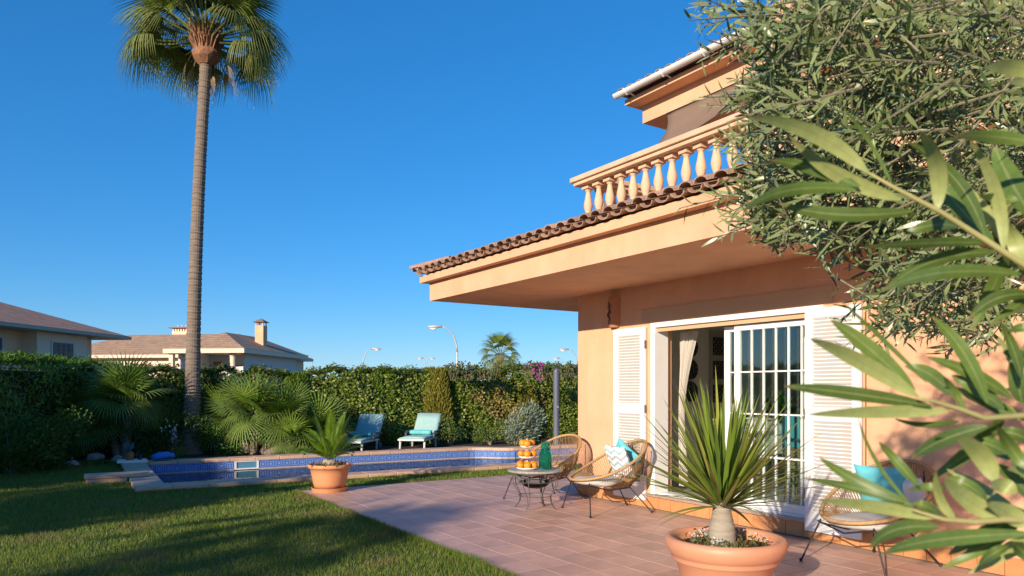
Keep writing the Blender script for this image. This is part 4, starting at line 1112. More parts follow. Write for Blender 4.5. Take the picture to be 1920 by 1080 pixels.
for k in range(NL):
    t = k/NL; a = k*2.39996+rg.uniform(-.2, .2)
    el = rad(85-78*t**1.15+rg.uniform(-9, 9)) if k < NL-5 else rad(rg.uniform(-38, -10))
    if el < 0 and math.sin(a) < .2: el = rad(rg.uniform(8, 25))
    me = sw[4] if t < .06 else sw[rg.choice((0, 0, 1)) if el > .7 else rg.choice((0, 1, 2)) if el > .1 else rg.choice((2, 3))]
    o = link('leaf', me, None, dp, (-.02+.045*math.cos(a), .045*math.sin(a), tz0+.345-.06*t), (rg.uniform(-.5, .5), -el, a)); o.scale = (rg.uniform(.72, 1.08)*(1.12 if el > .9 else 1),)*3
P = RNG.normal(size=(500, 3))*[.17, .17, .018]+[0, 0, .415]; rr = np.hypot(P[:, 0], P[:, 1]); P = P[(rr < .30) & (rr > .10)]
V, F = leaves(P, rand_dirs(len(P))+[0, 0, .8], rand_dirs(len(P)), .035, .014)
tag(link('ground_cover', raw_mesh('ground_cover', V, F, leaf_mat('alyssum_leaf', [(.12, .15, .04), (.18, .13, .06), (.10, .2, .04)])), None, dp), kind='stuff')
P = []
for k in range(11):
    a = RNG.uniform(0, 6.28); r = RNG.uniform(.15, .28); P.append(RNG.normal(size=(26, 3))*[.018, .018, .010]+[r*math.cos(a), r*math.sin(a), .445])
P = np.concatenate(P); V, F = leaves(P, rand_dirs(len(P)), rand_dirs(len(P)), .014, .012)
tag(link('white_blossom', raw_mesh('white_blossom', V, F, leaf_mat('alyssum', [(.72, .70, .62), (.78, .76, .70)])), None, dp), kind='stuff')

# ------------------------------------------------------------------ palms
def fan_frond(L, nb, spread, droop, w, seed, tip_droop=0.0, petiole=.5, split=.35):
    """fan leaf: petiole along +x, blades radiating from its end in the xy plane, tips hanging"""
    rg = np.random.default_rng(seed); V = []; F = []; ns = 6
    for b in range(nb):
        q = (b/(nb-1)-.5)*spread; Lb = L*(1-.28*(abs(q)/(spread/2))**2)*rg.uniform(.93, 1.04)
        dx, dy = math.cos(q), math.sin(q); sx_, sy_ = -dy, dx; base = len(V)
        wob = rg.uniform(-.03, .03)
        for i in range(ns+1):
            t = i/ns; ww = w*(.35+1.3*t if t < split else (.35+1.3*split)*(1-(t-split)/(1-split))**.8)+.0008
            hang = tip_droop*max(0, t-split)**1.6*Lb
            rr = Lb*t-hang*.35
            z = -droop*Lb*t*t-hang+.06*Lb*(abs(q)/(spread/2))*t+wob*t*Lb*.4
            fold = ww*.45*(1 if b % 2 else -1)*(1 if t < split else .4)
            V += [(petiole+rr*dx-sx_*ww, rr*dy-sy_*ww, z-fold*.5), (petiole+rr*dx+sx_*ww, rr*dy+sy_*ww, z+fold*.5)]
        for i in range(ns): F.append((base+2*i, base+2*i+1, base+2*i+3, base+2*i+2))
    base = len(V); pr_ = .012*L/.5
    for i in range(5):
        t = i/4; x = petiole*t; z = 0
        V += [(x, -pr_*(1-.4*t), z), (x, pr_*(1-.4*t), z), (x, 0, z-pr_*1.2)]
    for i in range(4):
        for a, b in ((0, 1), (1, 2), (2, 0)): F.append((base+3*i+a, base+3*i+b, base+3*i+3+b, base+3*i+3+a))
    return V, F
FANP = leaf_mat('fan_palm_leaf', [(.10, .19, .022), (.15, .255, .03), (.22, .32, .045)], under=(.18, .26, .06), rough=.4, trans=.25, per='object')
fan_me = []
for k in range(4):
    V, F = fan_frond(.70, 30, rad(280-20*k), .05+.04*k, .016, 50+k, tip_droop=.12+.12*k, petiole=.38, split=.45); mb = MB(); mb.add(V, F); fan_me.append(mb.mesh('frond', FANP))
def fan_palm(heads, label, seed):
    x0, y0 = heads[0][0], heads[0][1]
    e = empty('fan_palm', (x0, y0, -.02), 0, label, 'palm', 'fan palms by the pool'); rg = random.Random(seed)
    for hx, hy, hz, nf, sc in heads:
        lx, ly = hx-x0, hy-y0
        MB().tube([(lx*.3, ly*.3, 0), (lx*.6+.05, ly*.6, hz*.5), (lx, ly, hz)], [.10, .085, .075], 9).build('trunk', TRUNK_PALM, e)
        for k in range(nf):
            a = k*2.39996+rg.uniform(-.3, .3); el = rad(82-125*(k/nf)+rg.uniform(-10, 10))
            o = link('frond', fan_me[min(3, int(4*k/nf))], None, e, (lx+.03*math.cos(a), ly+.03*math.sin(a), hz+.05), (rg.uniform(-.5, .5), -el, a)); o.scale = [sc*rg.uniform(.8, 1.12)]*3
    return e
fan_palm([(-8.35, 15.9, 1.25, 36, .98), (-8.9, 16.0, .75, 22, .85), (-8.0, 16.6, .35, 16, .85)], 'fan palm with bent trunk at the left end of the pool', 4)
fan_palm([(-5.9, 16.8, .95, 32, .95), (-5.3, 17.0, .75, 28, .92), (-6.5, 17.2, .7, 22, .95), (-5.0, 16.7, .30, 20, .75)], 'clump of fan palms between the tall palm trunk and the loungers', 5)
fan_palm([(-4.55, 17.4, .42, 26, .98)], 'low fan palm right behind the potted cycad', 6)

WASH = leaf_mat('washingtonia_leaf', [(.125, .19, .026), (.19, .25, .036), (.29, .32, .06)], under=(.22, .255, .075), rough=.42, trans=.28, per='object')
WASH_DRY = leaf_mat('dry_frond', [(.30, .22, .12), (.38, .29, .16)], rough=.8, trans=.2, per='object')
TPX, TPY = -7.38, 16.9
tp = empty('tall_palm', (TPX, TPY, -.02), 0, 'very tall slender fan palm behind the pool', 'palm tree')
prof = []; pts = []; rs = []; nseg = 260; HT = 9.12
def lean_x(z): return .03+.0035*z*z
for i in range(nseg+1):
    t = i/nseg; z = HT*t; r = .235*math.exp(-z/1.1)*.35+.150-.0035*z+(.010*(i % 2))+.006*math.sin(i*1.7)
    if z > HT-.35: r += .02*(z-HT+.35)/.35
    pts.append((lean_x(z), .01*z, z)); rs.append(r)
MB().tube(pts, rs, 18).build('trunk', TRUNK_PALM, tp, smooth=False)
CX, CZ = lean_x(HT), HT
m = MB(); m.lathe([(.16, -.15), (.28, .0), (.31, .10), (.25, .2), (.26, .32), (.28, .48), (.20, .7), (.08, .9), (0, .95)], 18, jitter=.07)
m.build('boot_skirt', mat('frond_boots', (.34, .17, .085), (.20, .09, .05), scale=9, rough=.9, bump=1, bscale=22, stretch=(3, 3, .7)), tp, loc=(CX, .09, CZ))
rg = random.Random(9)
bt_m = MB(); bt_m.obox((0, 0, .12), (.028, 0, .004), (0, .010, 0), (.05, 0, .14)); bt_me = bt_m.mesh('frond_boot', mat('boot', (.36, .2, .11), (.24, .12, .065), scale=12, rough=.9, obj_rand=.25))
for k in range(90):
    a = k*2.39996; z = .1+.5*(k/90); o = link('frond_boot', bt_me, None, tp, (CX+.26*math.cos(a), .09+.26*math.sin(a), CZ+z), (0, rg.uniform(.0, .35), a))
wm_ = []
for k in range(4):
    V, F = fan_frond(1.05, 42, rad(215-10*k), .05+.04*k, .020, 70+k, tip_droop=.75+.22*k, petiole=.95, split=.36); mb = MB(); mb.add(V, F); wm_.append(mb.mesh('frond', WASH))
V, F = fan_frond(.75, 20, rad(70), .04, .011, 77, tip_droop=.25, petiole=.55, split=.25); mb = MB(); mb.add(V, F); dry_me = mb.mesh('dry_frond', WASH_DRY)
NF = 78
for k in range(NF):
    a = k*2.39996+rg.uniform(-.25, .25); t = k/NF
    el = rad(82-98*t**.95+rg.uniform(-9, 9))
    me = wm_[min(3, int(t*4))]
    if el < .25 and abs((a+math.pi/2+math.pi) % (2*math.pi)-math.pi) < .75: continue      # old fronds fell on this side and bare the boots
    o = link('frond', me, None, tp, (CX+.16*math.cos(a), .09+.16*math.sin(a), CZ+.72-.40*t), (rg.uniform(-.35, .35), -el, a)); o.scale = [rg.uniform(.86, 1.04)]*3
for k in range(9):
    a = k*2.39996+1
    if math.sin(a) < -.35: continue
    link('dry_frond', dry_me, None, tp, (CX+.22*math.cos(a), .09+.22*math.sin(a), CZ+.30), (rg.uniform(-.4, .4), rad(66+rg.uniform(-10, 14)), a)).scale = [rg.uniform(.7, .95)]*3

# small far palm
def far_palm(loc, h, label):
    e = empty('far_palm', loc, 0, label, 'palm tree')
    MB().tube([(0, 0, 0), (0, 0, h)], [.35, .28], 10).build('trunk', TRUNK_PALM, e)
    rg = random.Random(3)
    for k in range(34):
        a = k*2.39996; t = k/34; el = rad(80-120*t+rg.uniform(-8, 8))
        o = link('frond', wm_[min(3, int(t*4))], None, e, (.1*math.cos(a), .1*math.sin(a), h+.2-.4*t), (rg.uniform(-.3, .3), -el, a)); o.scale = [.8]*3
    for k in range(30):
        a = k*2.39996+.7; o = link('dry_frond', dry_me, None, e, (.2*math.cos(a), .2*math.sin(a), h-.2-.5*(k/30)), (rg.uniform(-.3, .3), rad(58+28*k/30+rg.uniform(-8, 8)), a)); o.scale = [1.0]*3
far_palm((-.82, 50, 0), 3.95, 'shaggy palm rising behind the hedge on the far street')

# ------------------------------------------------------------------ hedges
def hedge(name, path, h, th, dens, cols, label, leaf=(.055, .036), under=None, top_fn=None, patch=None, upright=0.0, core=(.045, .055, .02), cat='hedge', group=None, h0=0.0, bulge=.10):
    """clipped hedge along a path: leafy skin over a dark twiggy core"""
    e = empty(name, (0, 0, 0), 0, label, cat, group)
    P = []; Dn = []
    cm = MB()
    for (x0, y0), (x1, y1) in zip(path, path[1:]):
        L = math.hypot(x1-x0, y1-y0); tx, ty = (x1-x0)/L, (y1-y0)/L; nx_, ny_ = ty, -tx
        n = int(dens*L*h*1.0); s = RNG.uniform(-.02, 1.02, n)*L; z = RNG.uniform(0, 1, n)**.95*h
        if top_fn is not None: z = z*top_fn(x0+tx*s, y0+ty*s)
        off = th/2+bulge*np.sin(s*1.9+z*2.1+x0)+.07*np.sin(s*5.3+z*4.7)+RNG.normal(size=n)*.06
        side = np.where(RNG.random(n) < .82, 1.0, -1.0)
        P.append(np.stack([x0+tx*s+nx_*off*side, y0+ty*s+ny_*off*side, z+h0], 1)); Dn.append(np.stack([nx_*side, ny_*side, np.zeros(n)], 1))
        n2 = int(dens*L*th*1.2); s = RNG.uniform(-.02, 1.02, n2)*L; o2 = RNG.uniform(-.55, .55, n2)*th
        tf = top_fn(x0+tx*s, y0+ty*s) if top_fn is not None else 1.0
        z = h*tf+.05*np.sin(s*4.3)+.05*np.sin(s*9.1+1)+np.abs(RNG.normal(size=n2))*.07
        P.append(np.stack([x0+tx*s+nx_*o2, y0+ty*s+ny_*o2, z+h0], 1)); Dn.append(np.tile([[0, 0, 1.0]], (n2, 1)))
        c = (th/2-.12)
        k = max(2, int(L/1.0))
        for i in range(k):
            a0, a1 = L*i/k, L*(i+1)/k; hh = h
            if top_fn is not None: hh = h*float(np.min(top_fn(np.array([x0+tx*a0, x0+tx*a1]), np.array([y0+ty*a0, y0+ty*a1]))))
            cm.obox((x0+tx*(a0+a1)/2, y0+ty*(a0+a1)/2, h0+(hh-.12)/2), (tx*(a1-a0)/2, ty*(a1-a0)/2, 0), (nx_*c, ny_*c, 0), (0, 0, (hh-.12)/2))
    P = np.concatenate(P); Dn = np.concatenate(Dn); n = len(P)
    R1 = rand_dirs(n); Nn = nrm(Dn*1.3+R1*.75+np.array([0, 0, .35])); D = np.cross(Nn, rand_dirs(n)); D = nrm(D+np.array([0, 0, upright])+Dn*.25)
    V, F = leaves(P, D, Nn, RNG.uniform(.65, 1.25, n)*leaf[0], RNG.uniform(.7, 1.15, n)*leaf[1], bend=.12)
    o = link('foliage', raw_mesh('foliage', V, F, leaf_mat(name+'_leaf', cols, under=under, rough=.42, trans=.25, patch=patch)), None, e); o['kind'] = 'stuff'
    cm.build('twig_core', mat(name+'_core', core, tuple(c*.6 for c in core), scale=9, rough=1, bump=1, bscale=20), e)
    return e
H0 = pw(-1.6, 6.2); H1 = pw(3.0, 7.25); H2 = pw(8.6, 7.35); H3 = pw(15.5, 7.5)
def top_back(X, Y): return 1+.035*np.sin(X*1.3)+.05*2*np.clip((X+1.5)/1.5, 0, 1)+.02*np.sin(X*3.7)
IVY = [(.075, .125, .016), (.13, .195, .024), (.20, .265, .032), (.33, .36, .07)]
hedge('back_hedge', [(H1.x, H1.y), (H2.x, H2.y), (H3.x, H3.y)], 1.86, .8, 1700, IVY, 'tall clipped mixed hedge behind the loungers', leaf=(.075, .055), top_fn=top_back, patch=((.34, .27, .07), .55, .57))
hedge('corner_hedge', [(-9.6, 17.6), (H0.x, H0.y+1.0), (H1.x+.1, H1.y+.05)], 1.84, .8, 1300, [(.065, .115, .018), (.10, .165, .022), (.16, .225, .032)], 'dark leafy hedge behind the fan palms', leaf=(.08, .055))
hedge('side_hedge', [(-10.35, 6.5), (-10.05, 11.0), (-9.75, 14.6), (-10.0, 18.0)], 1.95, .85, 1200, [(.055, .12, .016), (.085, .17, .018), (.13, .24, .024), (.17, .29, .03)], 'bright green conifer hedge along the side of the lawn', leaf=(.10, .03), upright=.6)
def conifer(loc, h, r, label, cols, n):
    e = empty('conifer', (*loc, -.02), 0, label, 'conifer', 'conifers growing in the back hedge')
    z = RNG.random(n)**.8*h; q = RNG.uniform(0, 2*math.pi, n); rr = r*(1-.35*(z/h)**2)*(1+.12*np.sin(q*3+z*2))*np.sqrt(RNG.uniform(.55, 1, n))
    P = np.stack([rr*np.cos(q), rr*np.sin(q), z], 1); D = nrm(np.stack([np.cos(q)*.45, np.sin(q)*.45, np.full(n, 1.1)], 1)+rand_dirs(n)*.35)
    V, F = leaves(P, D, rand_dirs(n), RNG.uniform(.07, .14, n), .022, bend=.1)
    o = link('foliage', raw_mesh('foliage', V, F, leaf_mat('conifer_spray', cols, rough=.6, trans=.2)), None, e); o['kind'] = 'stuff'
    MB().tube([(0, 0, 0), (0, 0, h*.85)], [.06, .02], 7).build('trunk', TRUNK_OLIVE, e)
G1 = [(.085, .16, .014), (.12, .21, .018), (.17, .27, .025)]; G2 = [(.18, .18, .022), (.23, .22, .028), (.27, .25, .04)]
for xx, hh, r, lb, cc in ((4.05, 1.86, .38, 'rounded green conifer just right of the low fan palm', G1), (6.15, 1.9, .22, 'slim green conifer behind the right sun lounger', G1), (6.55, 1.98, .20, 'slim green conifer with a tall tip beside the right sun lounger', G1), (7.95, 2.05, .42, 'broad yellow green conifer facing the jar on the table', G2), (8.35, 2.02, .16, 'narrow green conifer against the yellow green one', G1), (10.9, 1.5, .35, 'rusty tipped conifer beside the shower column', G2)):
    p = pw(xx, 7.0); conifer((p.x, p.y), hh, r, lb, cc, int(5200*hh*r*2))
def shrub(name, loc, r, h, n, cols, label, leaf=(.06, .025), under=None, cat='shrub', group='shrubs in the planting bed', up=.5, bare=False, clumps=9):
    e = empty(name, (*loc, -.02), 0, label, cat, group)
    cs = RNG.normal(size=(clumps, 3))*[r*.45, r*.45, h*.22]+[0, 0, h*.55]
    k = RNG.integers(0, clumps, n); P = cs[k]+rand_dirs(n)*(RNG.random(n)**.4)[:, None]*np.array([r*.48, r*.48, h*.30]); P = P[P[:, 2] > .03]; n = len(P)
    out = nrm(P-np.array([0, 0, h*.4])); D = nrm(out+rand_dirs(n)*.7+np.array([0, 0, up])); V, F = leaves(P, D, nrm(out+rand_dirs(n)*.6), RNG.uniform(.6, 1.2, n)*leaf[0], leaf[1]*RNG.uniform(.8, 1.2, n))
    o = link('foliage', raw_mesh('foliage', V, F, leaf_mat(name+'_leaf', cols, under=under, rough=.5, trans=.25)), None, e); o['kind'] = 'stuff'
    m = MB()
    for c in cs: m.tube([(0, 0, 0), (c[0]*.4, c[1]*.4, c[2]*.5), tuple(c)], [.02, .014, .006], 5)
    m.build('stems', TWIG_GREY, e)
def S(px, py, Y, *a, **k):
    q = at(px, py, Y); shrub(k.pop('name', 'shrub'), (q.x, q.y), *a, **k)
DK = [(.04, .085, .014), (.07, .13, .018), (.11, .19, .025)]
S(60, 0, 13.6, .75, .95, 4200, DK, 'dark glossy shrub at the foot of the conifer hedge', leaf=(.07, .032))
S(20, 0, 12.9, .65, .80, 4000, DK, 'low dark shrub where the lawn meets the conifer hedge', leaf=(.065, .03))
S(120, 0, 15.8, .8, 1.1, 4000, DK, 'dark shrub beside the flat pale rock', leaf=(.08, .035))
S(150, 0, 16.6, .6, 1.65, 2600, [(.06, .11, .015), (.14, .17, .03), (.20, .19, .05)], 'yellowish tall shrub between conifer hedge and fan palm', leaf=(.075, .035))
S(330, 0, 16.6, .9, .85, 3000, [(.025, .06, .012), (.04, .09, .016)], 'dark ferny mound under the tall palm', leaf=(.09, .02))
S(430, 0, 16.9, .75, .70, 2800, [(.05, .13, .02), (.08, .19, .025), (.11, .24, .03)], 'bright green mound at the foot of the fan palm clump', leaf=(.055, .03))
S(290, 0, 16.3, .6, .6, 1800, DK, 'dark low shrub behind the blue float', leaf=(.06, .03))
S(965, 0, 19.6, .55, .95, 1900, [(.13, .20, .13), (.18, .25, .17), (.24, .31, .22)], 'silver leaved shrub in front of the back hedge', leaf=(.12, .026), under=(.26, .32, .24), clumps=9)
S(845, 0, 19.6, .5, .6, 1500, [(.06, .11, .02), (.10, .17, .03), (.16, .2, .05)], 'low green shrub beside the right sun lounger', leaf=(.05, .03))
S(920, 0, 19.8, .5, .5, 1500, [(.06, .11, .02), (.10, .17, .03), (.16, .2, .05)], 'low shrub at the curved corner of the pool', leaf=(.05, .03))
S(1010, 0, 20.1, .5, .6, 1500, [(.06, .11, .02), (.10, .17, .03), (.13, .18, .04)], 'low green shrub just left of the shower column', leaf=(.055, .03))
q = at(320, 0, 16.2); shrub('white_iris', (q.x, q.y), .16, .75, 60, [(.70, .70, .74), (.78, .78, .80)], 'white flower spike in the dark bed', leaf=(.07, .04), cat='flower')
def bougainvillea(pxs, label, cols, n, Y=20.3):
    q0 = at(pxs[0], 0, Y); e = empty('bougainvillea', (q0.x, q0.y, 0), 0, label, 'bougainvillea', 'bougainvilleas over the hedge top')
    P = []; tw = MB()
    for k in range(n):
        px = random.uniform(*pxs[:2]); b = at(px, 0, Y+random.uniform(-.4, .3)); z0 = 1.80+.12*(px > 840); L = random.uniform(.10, .32)
        dx, dy = random.uniform(-.25, .25), random.uniform(-.2, .2)
        pts = [(b.x-q0.x, b.y-q0.y, z0-.2), (b.x-q0.x+dx*.5, b.y-q0.y+dy*.5, z0+L*.6), (b.x-q0.x+dx*1.4, b.y-q0.y+dy*1.4, z0+L*.95)]
        tw.tube(pts, [.005, .004, .002], 4)
        for t in np.linspace(.1, 1, 15): P.append(np.array(pts[1])*(1-t)+np.array(pts[2])*t if random.random() < .6 else np.array(pts[0])*(1-t)+np.array(pts[1])*t)
    P = np.array(P)+RNG.normal(size=(len(P), 3))*.03; V, F = leaves(P, rand_dirs(len(P)), rand_dirs(len(P)), RNG.uniform(.06, .10, len(P)), .055)
    tag(link('bracts', raw_mesh('bracts', V, F, leaf_mat('bract', cols, rough=.6, trans=.35)), None, e), kind='stuff'); tw.build('shoots', TWIG_GREY, e)
bougainvillea((650, 730), 'pink bougainvillea over the hedge near the loungers', [(.09, .13, .03), (.12, .15, .03), (.14, .12, .04), (.42, .08, .20)], 22)
bougainvillea((840, 930), 'rose and green bougainvillea shoots around the lamp post', [(.10, .15, .03), (.13, .16, .035), (.10, .15, .03), (.30, .12, .13)], 34)
bougainvillea((985, 1080), 'bougainvillea with magenta blooms beside the villa corner', [(.08, .14, .03), (.11, .17, .03), (.13, .17, .035), (.34, .12, .16)], 44, Y=20.6)
bougainvillea((1005, 1020), 'small cluster of vivid magenta bougainvillea blooms', [(.40, .03, .32), (.50, .05, .40)], 5, Y=20.4)
bougainvillea((240, 330), 'reddish bougainvillea shoots behind the fan palm', [(.10, .12, .03), (.28, .08, .08), (.12, .14, .04)], 30, Y=18.0)

# ------------------------------------------------------------------ neighbouring houses
def hip_roof(mb, x0, x1, y0, y1, z, pitch):
    """hipped roof over a rectangle"""
    w_, d_ = x1-x0, y1-y0
    if d_ <= w_: h = d_/2*pitch; r = [(x0+d_/2, (y0+y1)/2, z+h), (x1-d_/2, (y0+y1)/2, z+h)]; quads = [((x0, y0), (x1, y0), r[1], r[0]), ((x1, y1), (x0, y1), r[0], r[1])]; tris = [((x1, y0), (x1, y1), r[1]), ((x0, y1), (x0, y0), r[0])]
    else: h = w_/2*pitch; r = [((x0+x1)/2, y0+w_/2, z+h), ((x0+x1)/2, y1-w_/2, z+h)]; quads = [((x1, y0), (x1, y1), r[1], r[0]), ((x0, y1), (x0, y0), r[0], r[1])]; tris = [((x0, y0), (x1, y0), r[0]), ((x1, y1), (x0, y1), r[1])]
    for q in quads + tris:
        P = [Vector((*p, z)) if len(p) == 2 else Vector(p) for p in q]
        e = (P[1]-P[0]).normalized(); uv = [((p-P[0]).dot(e)*3.4, (p-P[0]-e*(p-P[0]).dot(e)).length) for p in P]
        mb.add(P, [tuple(range(len(P)))], [uv])
    return r
def window(parent, x, y, z, w_, h_, axis, m, frame=True, sash=2):
    """window on a wall; axis 'y-' faces -y, 'y+' faces +y, 'x+' faces +x"""
    o = MB(); s = {'y-': -1, 'y+': 1, 'x+': 1}[axis]
    def bx(mb, a0, a1, z0, z1, d0, d1):
        if axis[0] == 'y': mb.box(x+a0, x+a1, *(sorted((y+s*d0, y+s*d1))), z+z0, z+z1)
        else: mb.box(*(sorted((x+s*d0, x+s*d1))), y+a0, y+a1, z+z0, z+z1)
    for a0, a1, z0, z1 in ((-w_/2-.08, w_/2+.08, h_, h_+.08), (-w_/2-.08, w_/2+.08, -.08, 0), (-w_/2-.08, -w_/2, 0, h_), (w_/2, w_/2+.08, 0, h_)): bx(o, a0, a1, z0, z1, .002, .05)
    wo2 = o.build('window', HOUSE_WHITE, parent)
    for k in range(sash):
        a = MB(); bx(a, -w_/2+w_*k/sash+.01, -w_/2+w_*(k+1)/sash-.01, .01, h_-.01, .004, .035); a.build('shutter_leaf', m, wo2)
        for j in range(5):
            b = MB(); bx(b, -w_/2+w_*k/sash+.06, -w_/2+w_*(k+1)/sash-.06, h_*(j+.3)/5.2, h_*(j+.75)/5.2, .035, .05); b.build('louvre', m, wo2)
    return wo2
# house with a red roof beyond the side hedge
na = empty('neighbour_house', (-19.7, 38.0, 0), math.atan2(-.996, -.093), 'pink neighbouring house with red tiled hip roof beyond the conifer hedge', 'house', 'neighbouring houses')
m = MB(); hip_roof(m, 0, 22, -14, 0, 4.22, .35); m.build('roof', ROOF_RED, na)
m = MB(); m.box(-.04, 22.04, -14.04, .04, 4.06, 4.215); m.build('eave', EAVE_GREY, na)
m = MB(); m.box(.9, 21, -13, -1.5, 0, 4.058); m.build('wall', HOUSE_PINK, na)
m = MB(); m.box(2.3, 5.6, -1.499, -.75, 0, 4.058); m.build('bay', HOUSE_CREAM, na)
m = MB(); m.box(8.0, 16, -1.499, -.75, 0, 4.058); m.build('bay', HOUSE_PINK, na)
window(na, 4.0, -.75, 2.6, 1.35, 1.05, 'y+', DARK_WINDOW, sash=4); window(na, 1.55, -1.5, 2.7, .5, .75, 'y+', DARK_WINDOW, sash=1)
window(na, 7.0, -1.5, 2.7, .55, 1.0, 'y+', DARK_WINDOW, sash=1); window(na, 9.6, -.75, 2.65, 1.1, .95, 'y+', MAROON, sash=2)
MB().tube([(8.1, -.68, 0), (8.1, -.68, 4.05)], .06, 8).build('downpipe', STREET_METAL, na)
m = MB()
for k in range(2): m.add([(9+k*2.2, -3.4, 5.60), (10.9+k*2.2, -3.4, 5.60), (10.9+k*2.2, -5.6, 6.37), (9+k*2.2, -5.6, 6.37)], [(0, 1, 2, 3)])
m.build('solar_panel', mat('solar', (.03, .02, .035), (.05, .03, .05), rough=.15), na)
# house with a porch and chimney
nb = empty('neighbour_house', (-16.89, 42.19, 0), math.atan2(-.121, .993), 'cream neighbouring house with a brown hip roof, porch column and tall chimney', 'house', 'neighbouring houses')
# local x right along the front, y away
m = MB(); r_ = hip_roof(m, -3.3, 1.6, 0, 9.2, 3.86, .46); m.build('roof', ROOF_BROWN, nb)
m = MB(); m.box(-3.33, 1.63, -.03, 9.23, 3.60, 3.855); m.build('eave', HOUSE_CREAM, nb)
m = MB(); m.box(-3.0, -1.7, 1.0, 8.6, 0, 3.598); m.box(-1.7, .9, 2.2, 8.6, 0, 3.598); m.box(.899, 1.0, 1.3, 8.6, 0, 3.598); m.build('wall', HOUSE_WHITE, nb)
MB().lathe([(.16, 0), (.16, 3.4), (.20, 3.45), (.20, 3.599)], 12, cx=.65, cy=.55).build('column', HOUSE_CREAM, nb)
window(nb, -1.2, 2.2, 1.7, .55, 1.5, 'y-', WOOD_DOOR, sash=1)
window(nb, 1.0, 2.2, 2.0, .5, .9, 'x+', MAROON, sash=1)
MB().box(-3.1, -2.85, .2, .45, 0, 3.59).build('post', HOUSE_CREAM, nb)
m = MB(); m.box(-.3, .9, 2.19, 2.199, 2.0, 3.2); m.build('blind', HOUSE_WHITE, nb)
MB().tube([(-.1, 2.15, 2.9), (.7, 2.15, 3.0)], .03, 6).build('blind_pole', DARK_WINDOW, nb)
c = empty('chimney', (0, 0, 0)); c.parent = nb
m = MB(); m.box(.15, .70, 4.3, 4.85, 3.9, 5.55); m.build('stack', STUCCO, c)
m = MB()
for x in (.18, .62):
    for y in (4.33, 4.77): MB().box(x, x+.06, y, y+.06, 5.551, 5.75).build('cap_post', STUCCO, c)
m = MB(); m.add([(.02, 4.17, 5.751), (.83, 4.17, 5.751), (.83, 4.98, 5.751), (.02, 4.98, 5.751), (.425, 4.575, 6.02)], [(0, 1, 4), (1, 2, 4), (2, 3, 4), (3, 0, 4), (3, 2, 1, 0)]); m.build('cap', ROOF_BROWN, c)
# long wing further back
nc = empty('neighbour_house', (-21.4, 47.0, 0), math.atan2(-.121, .993), 'low cream house wing with a brown roof and crowned chimney between the houses', 'house', 'neighbouring houses')
m = MB(); hip_roof(m, -9.5, 6.0, 0, 7.5, 3.75, .42); m.build('roof', ROOF_BROWN, nc)
m = MB(); m.box(-9.53, 6.03, -.03, 7.53, 3.55, 3.745); m.build('eave', HOUSE_CREAM, nc)
m = MB(); m.box(-9, 5.5, .6, 7, 0, 3.549); m.build('wall', HOUSE_CREAM, nc)
window(nc, -1.2, .6, 1.8, .6, 1.2, 'y-', WOOD_DOOR, sash=1); window(nc, -4.6, .6, 1.8, 1.0, 1.2, 'y-', DARK_WINDOW, sash=2)
c = empty('chimney', (0, 0, 0)); c.parent = nc
MB().box(-2.75, -1.65, 3.9, 4.9, 4.9, 5.55).build('stack', HOUSE_PINK, c)
m = MB()
for k in range(6):
    for yy in (3.93, 4.77): MB().box(-2.72+.19*k, -2.62+.19*k, yy, yy+.10, 5.551, 5.78).build('cap_post', HOUSE_PINK, c)
m = MB(); m.box(-2.95, -1.45, 3.7, 5.1, 5.781, 5.86); m.build('cap', ROOF_BROWN, c)
m = MB()
for k in range(4): m.tube([(-2.6+.3*k, 4.4, 5.86), (-2.6+.3*k, 4.4, 6.05)], [.05, .03], 6)
m.build('finial', HOUSE_CREAM, c)

# ------------------------------------------------------------------ street lamps
def street_lamp(px, Y, hpx, reach, label, double=False):
    b = at(px, 732, Y); H = EYE+(732-hpx)/FOC*Y
    e = empty('street_lamp', (b.x, b.y, 0), 0, label, 'street lamp', 'street lamps beyond the hedge')
    pts = [(0, 0, 0), (0, 0, H-1.6)]
    sg = 1 if reach > 0 else -1
    arms = (reach,) if not double else (reach, -reach)
    MB().tube(pts, [.09, .055], 9).build('pole', STREET_METAL, e)
    for a in arms:
        q = [(a*(1-math.cos(t))*.9, 0, H-1.6+1.55*math.sin(t)) for t in [math.pi/2*k/8 for k in range(9)]]
        MB().tube(q, [.05-.002*k for k in range(9)], 8).build('arm', STREET_METAL, e, smooth=True)
        s = 1 if a > 0 else -1
        hd = MB(); hd.tube([(a*.88, 0, H-.05), (a*.95, 0, H-.03), (a*.95+s*.35, 0, H-.03), (a*.95+s*.72, 0, H-.06), (a*.95+s*.85, 0, H-.08)], [.045, .08, .105, .085, .02], 10)
        h = hd.build('lamp_head', STREET_METAL, e, smooth=True)
        MB().tube([(a*.95+s*.2, 0, H-.10), (a*.95+s*.45, 0, H-.20), (a*.95+s*.68, 0, H-.12)], [.04, .075, .04], 9).build('lens', CERAMIC, h, smooth=True)
street_lamp(857, 45, 611, -1.05, 'tall curved street lamp just left of the far palm')
street_lamp(681, 72, 653, .95, 'street lamp with its arm to the right above the pink bougainvillea')
street_lamp(586, 80, 666, -.5, 'street lamp peeking out beside the chimney house')
street_lamp(799, 105, 671, .45, 'small distant street lamp with two arms', True)
street_lamp(1083, 66, 654, -.9, 'street lamp head close to the villa corner')
street_lamp(1060, 95, 671, -.8, 'far street lamp low above the hedge near the villa')
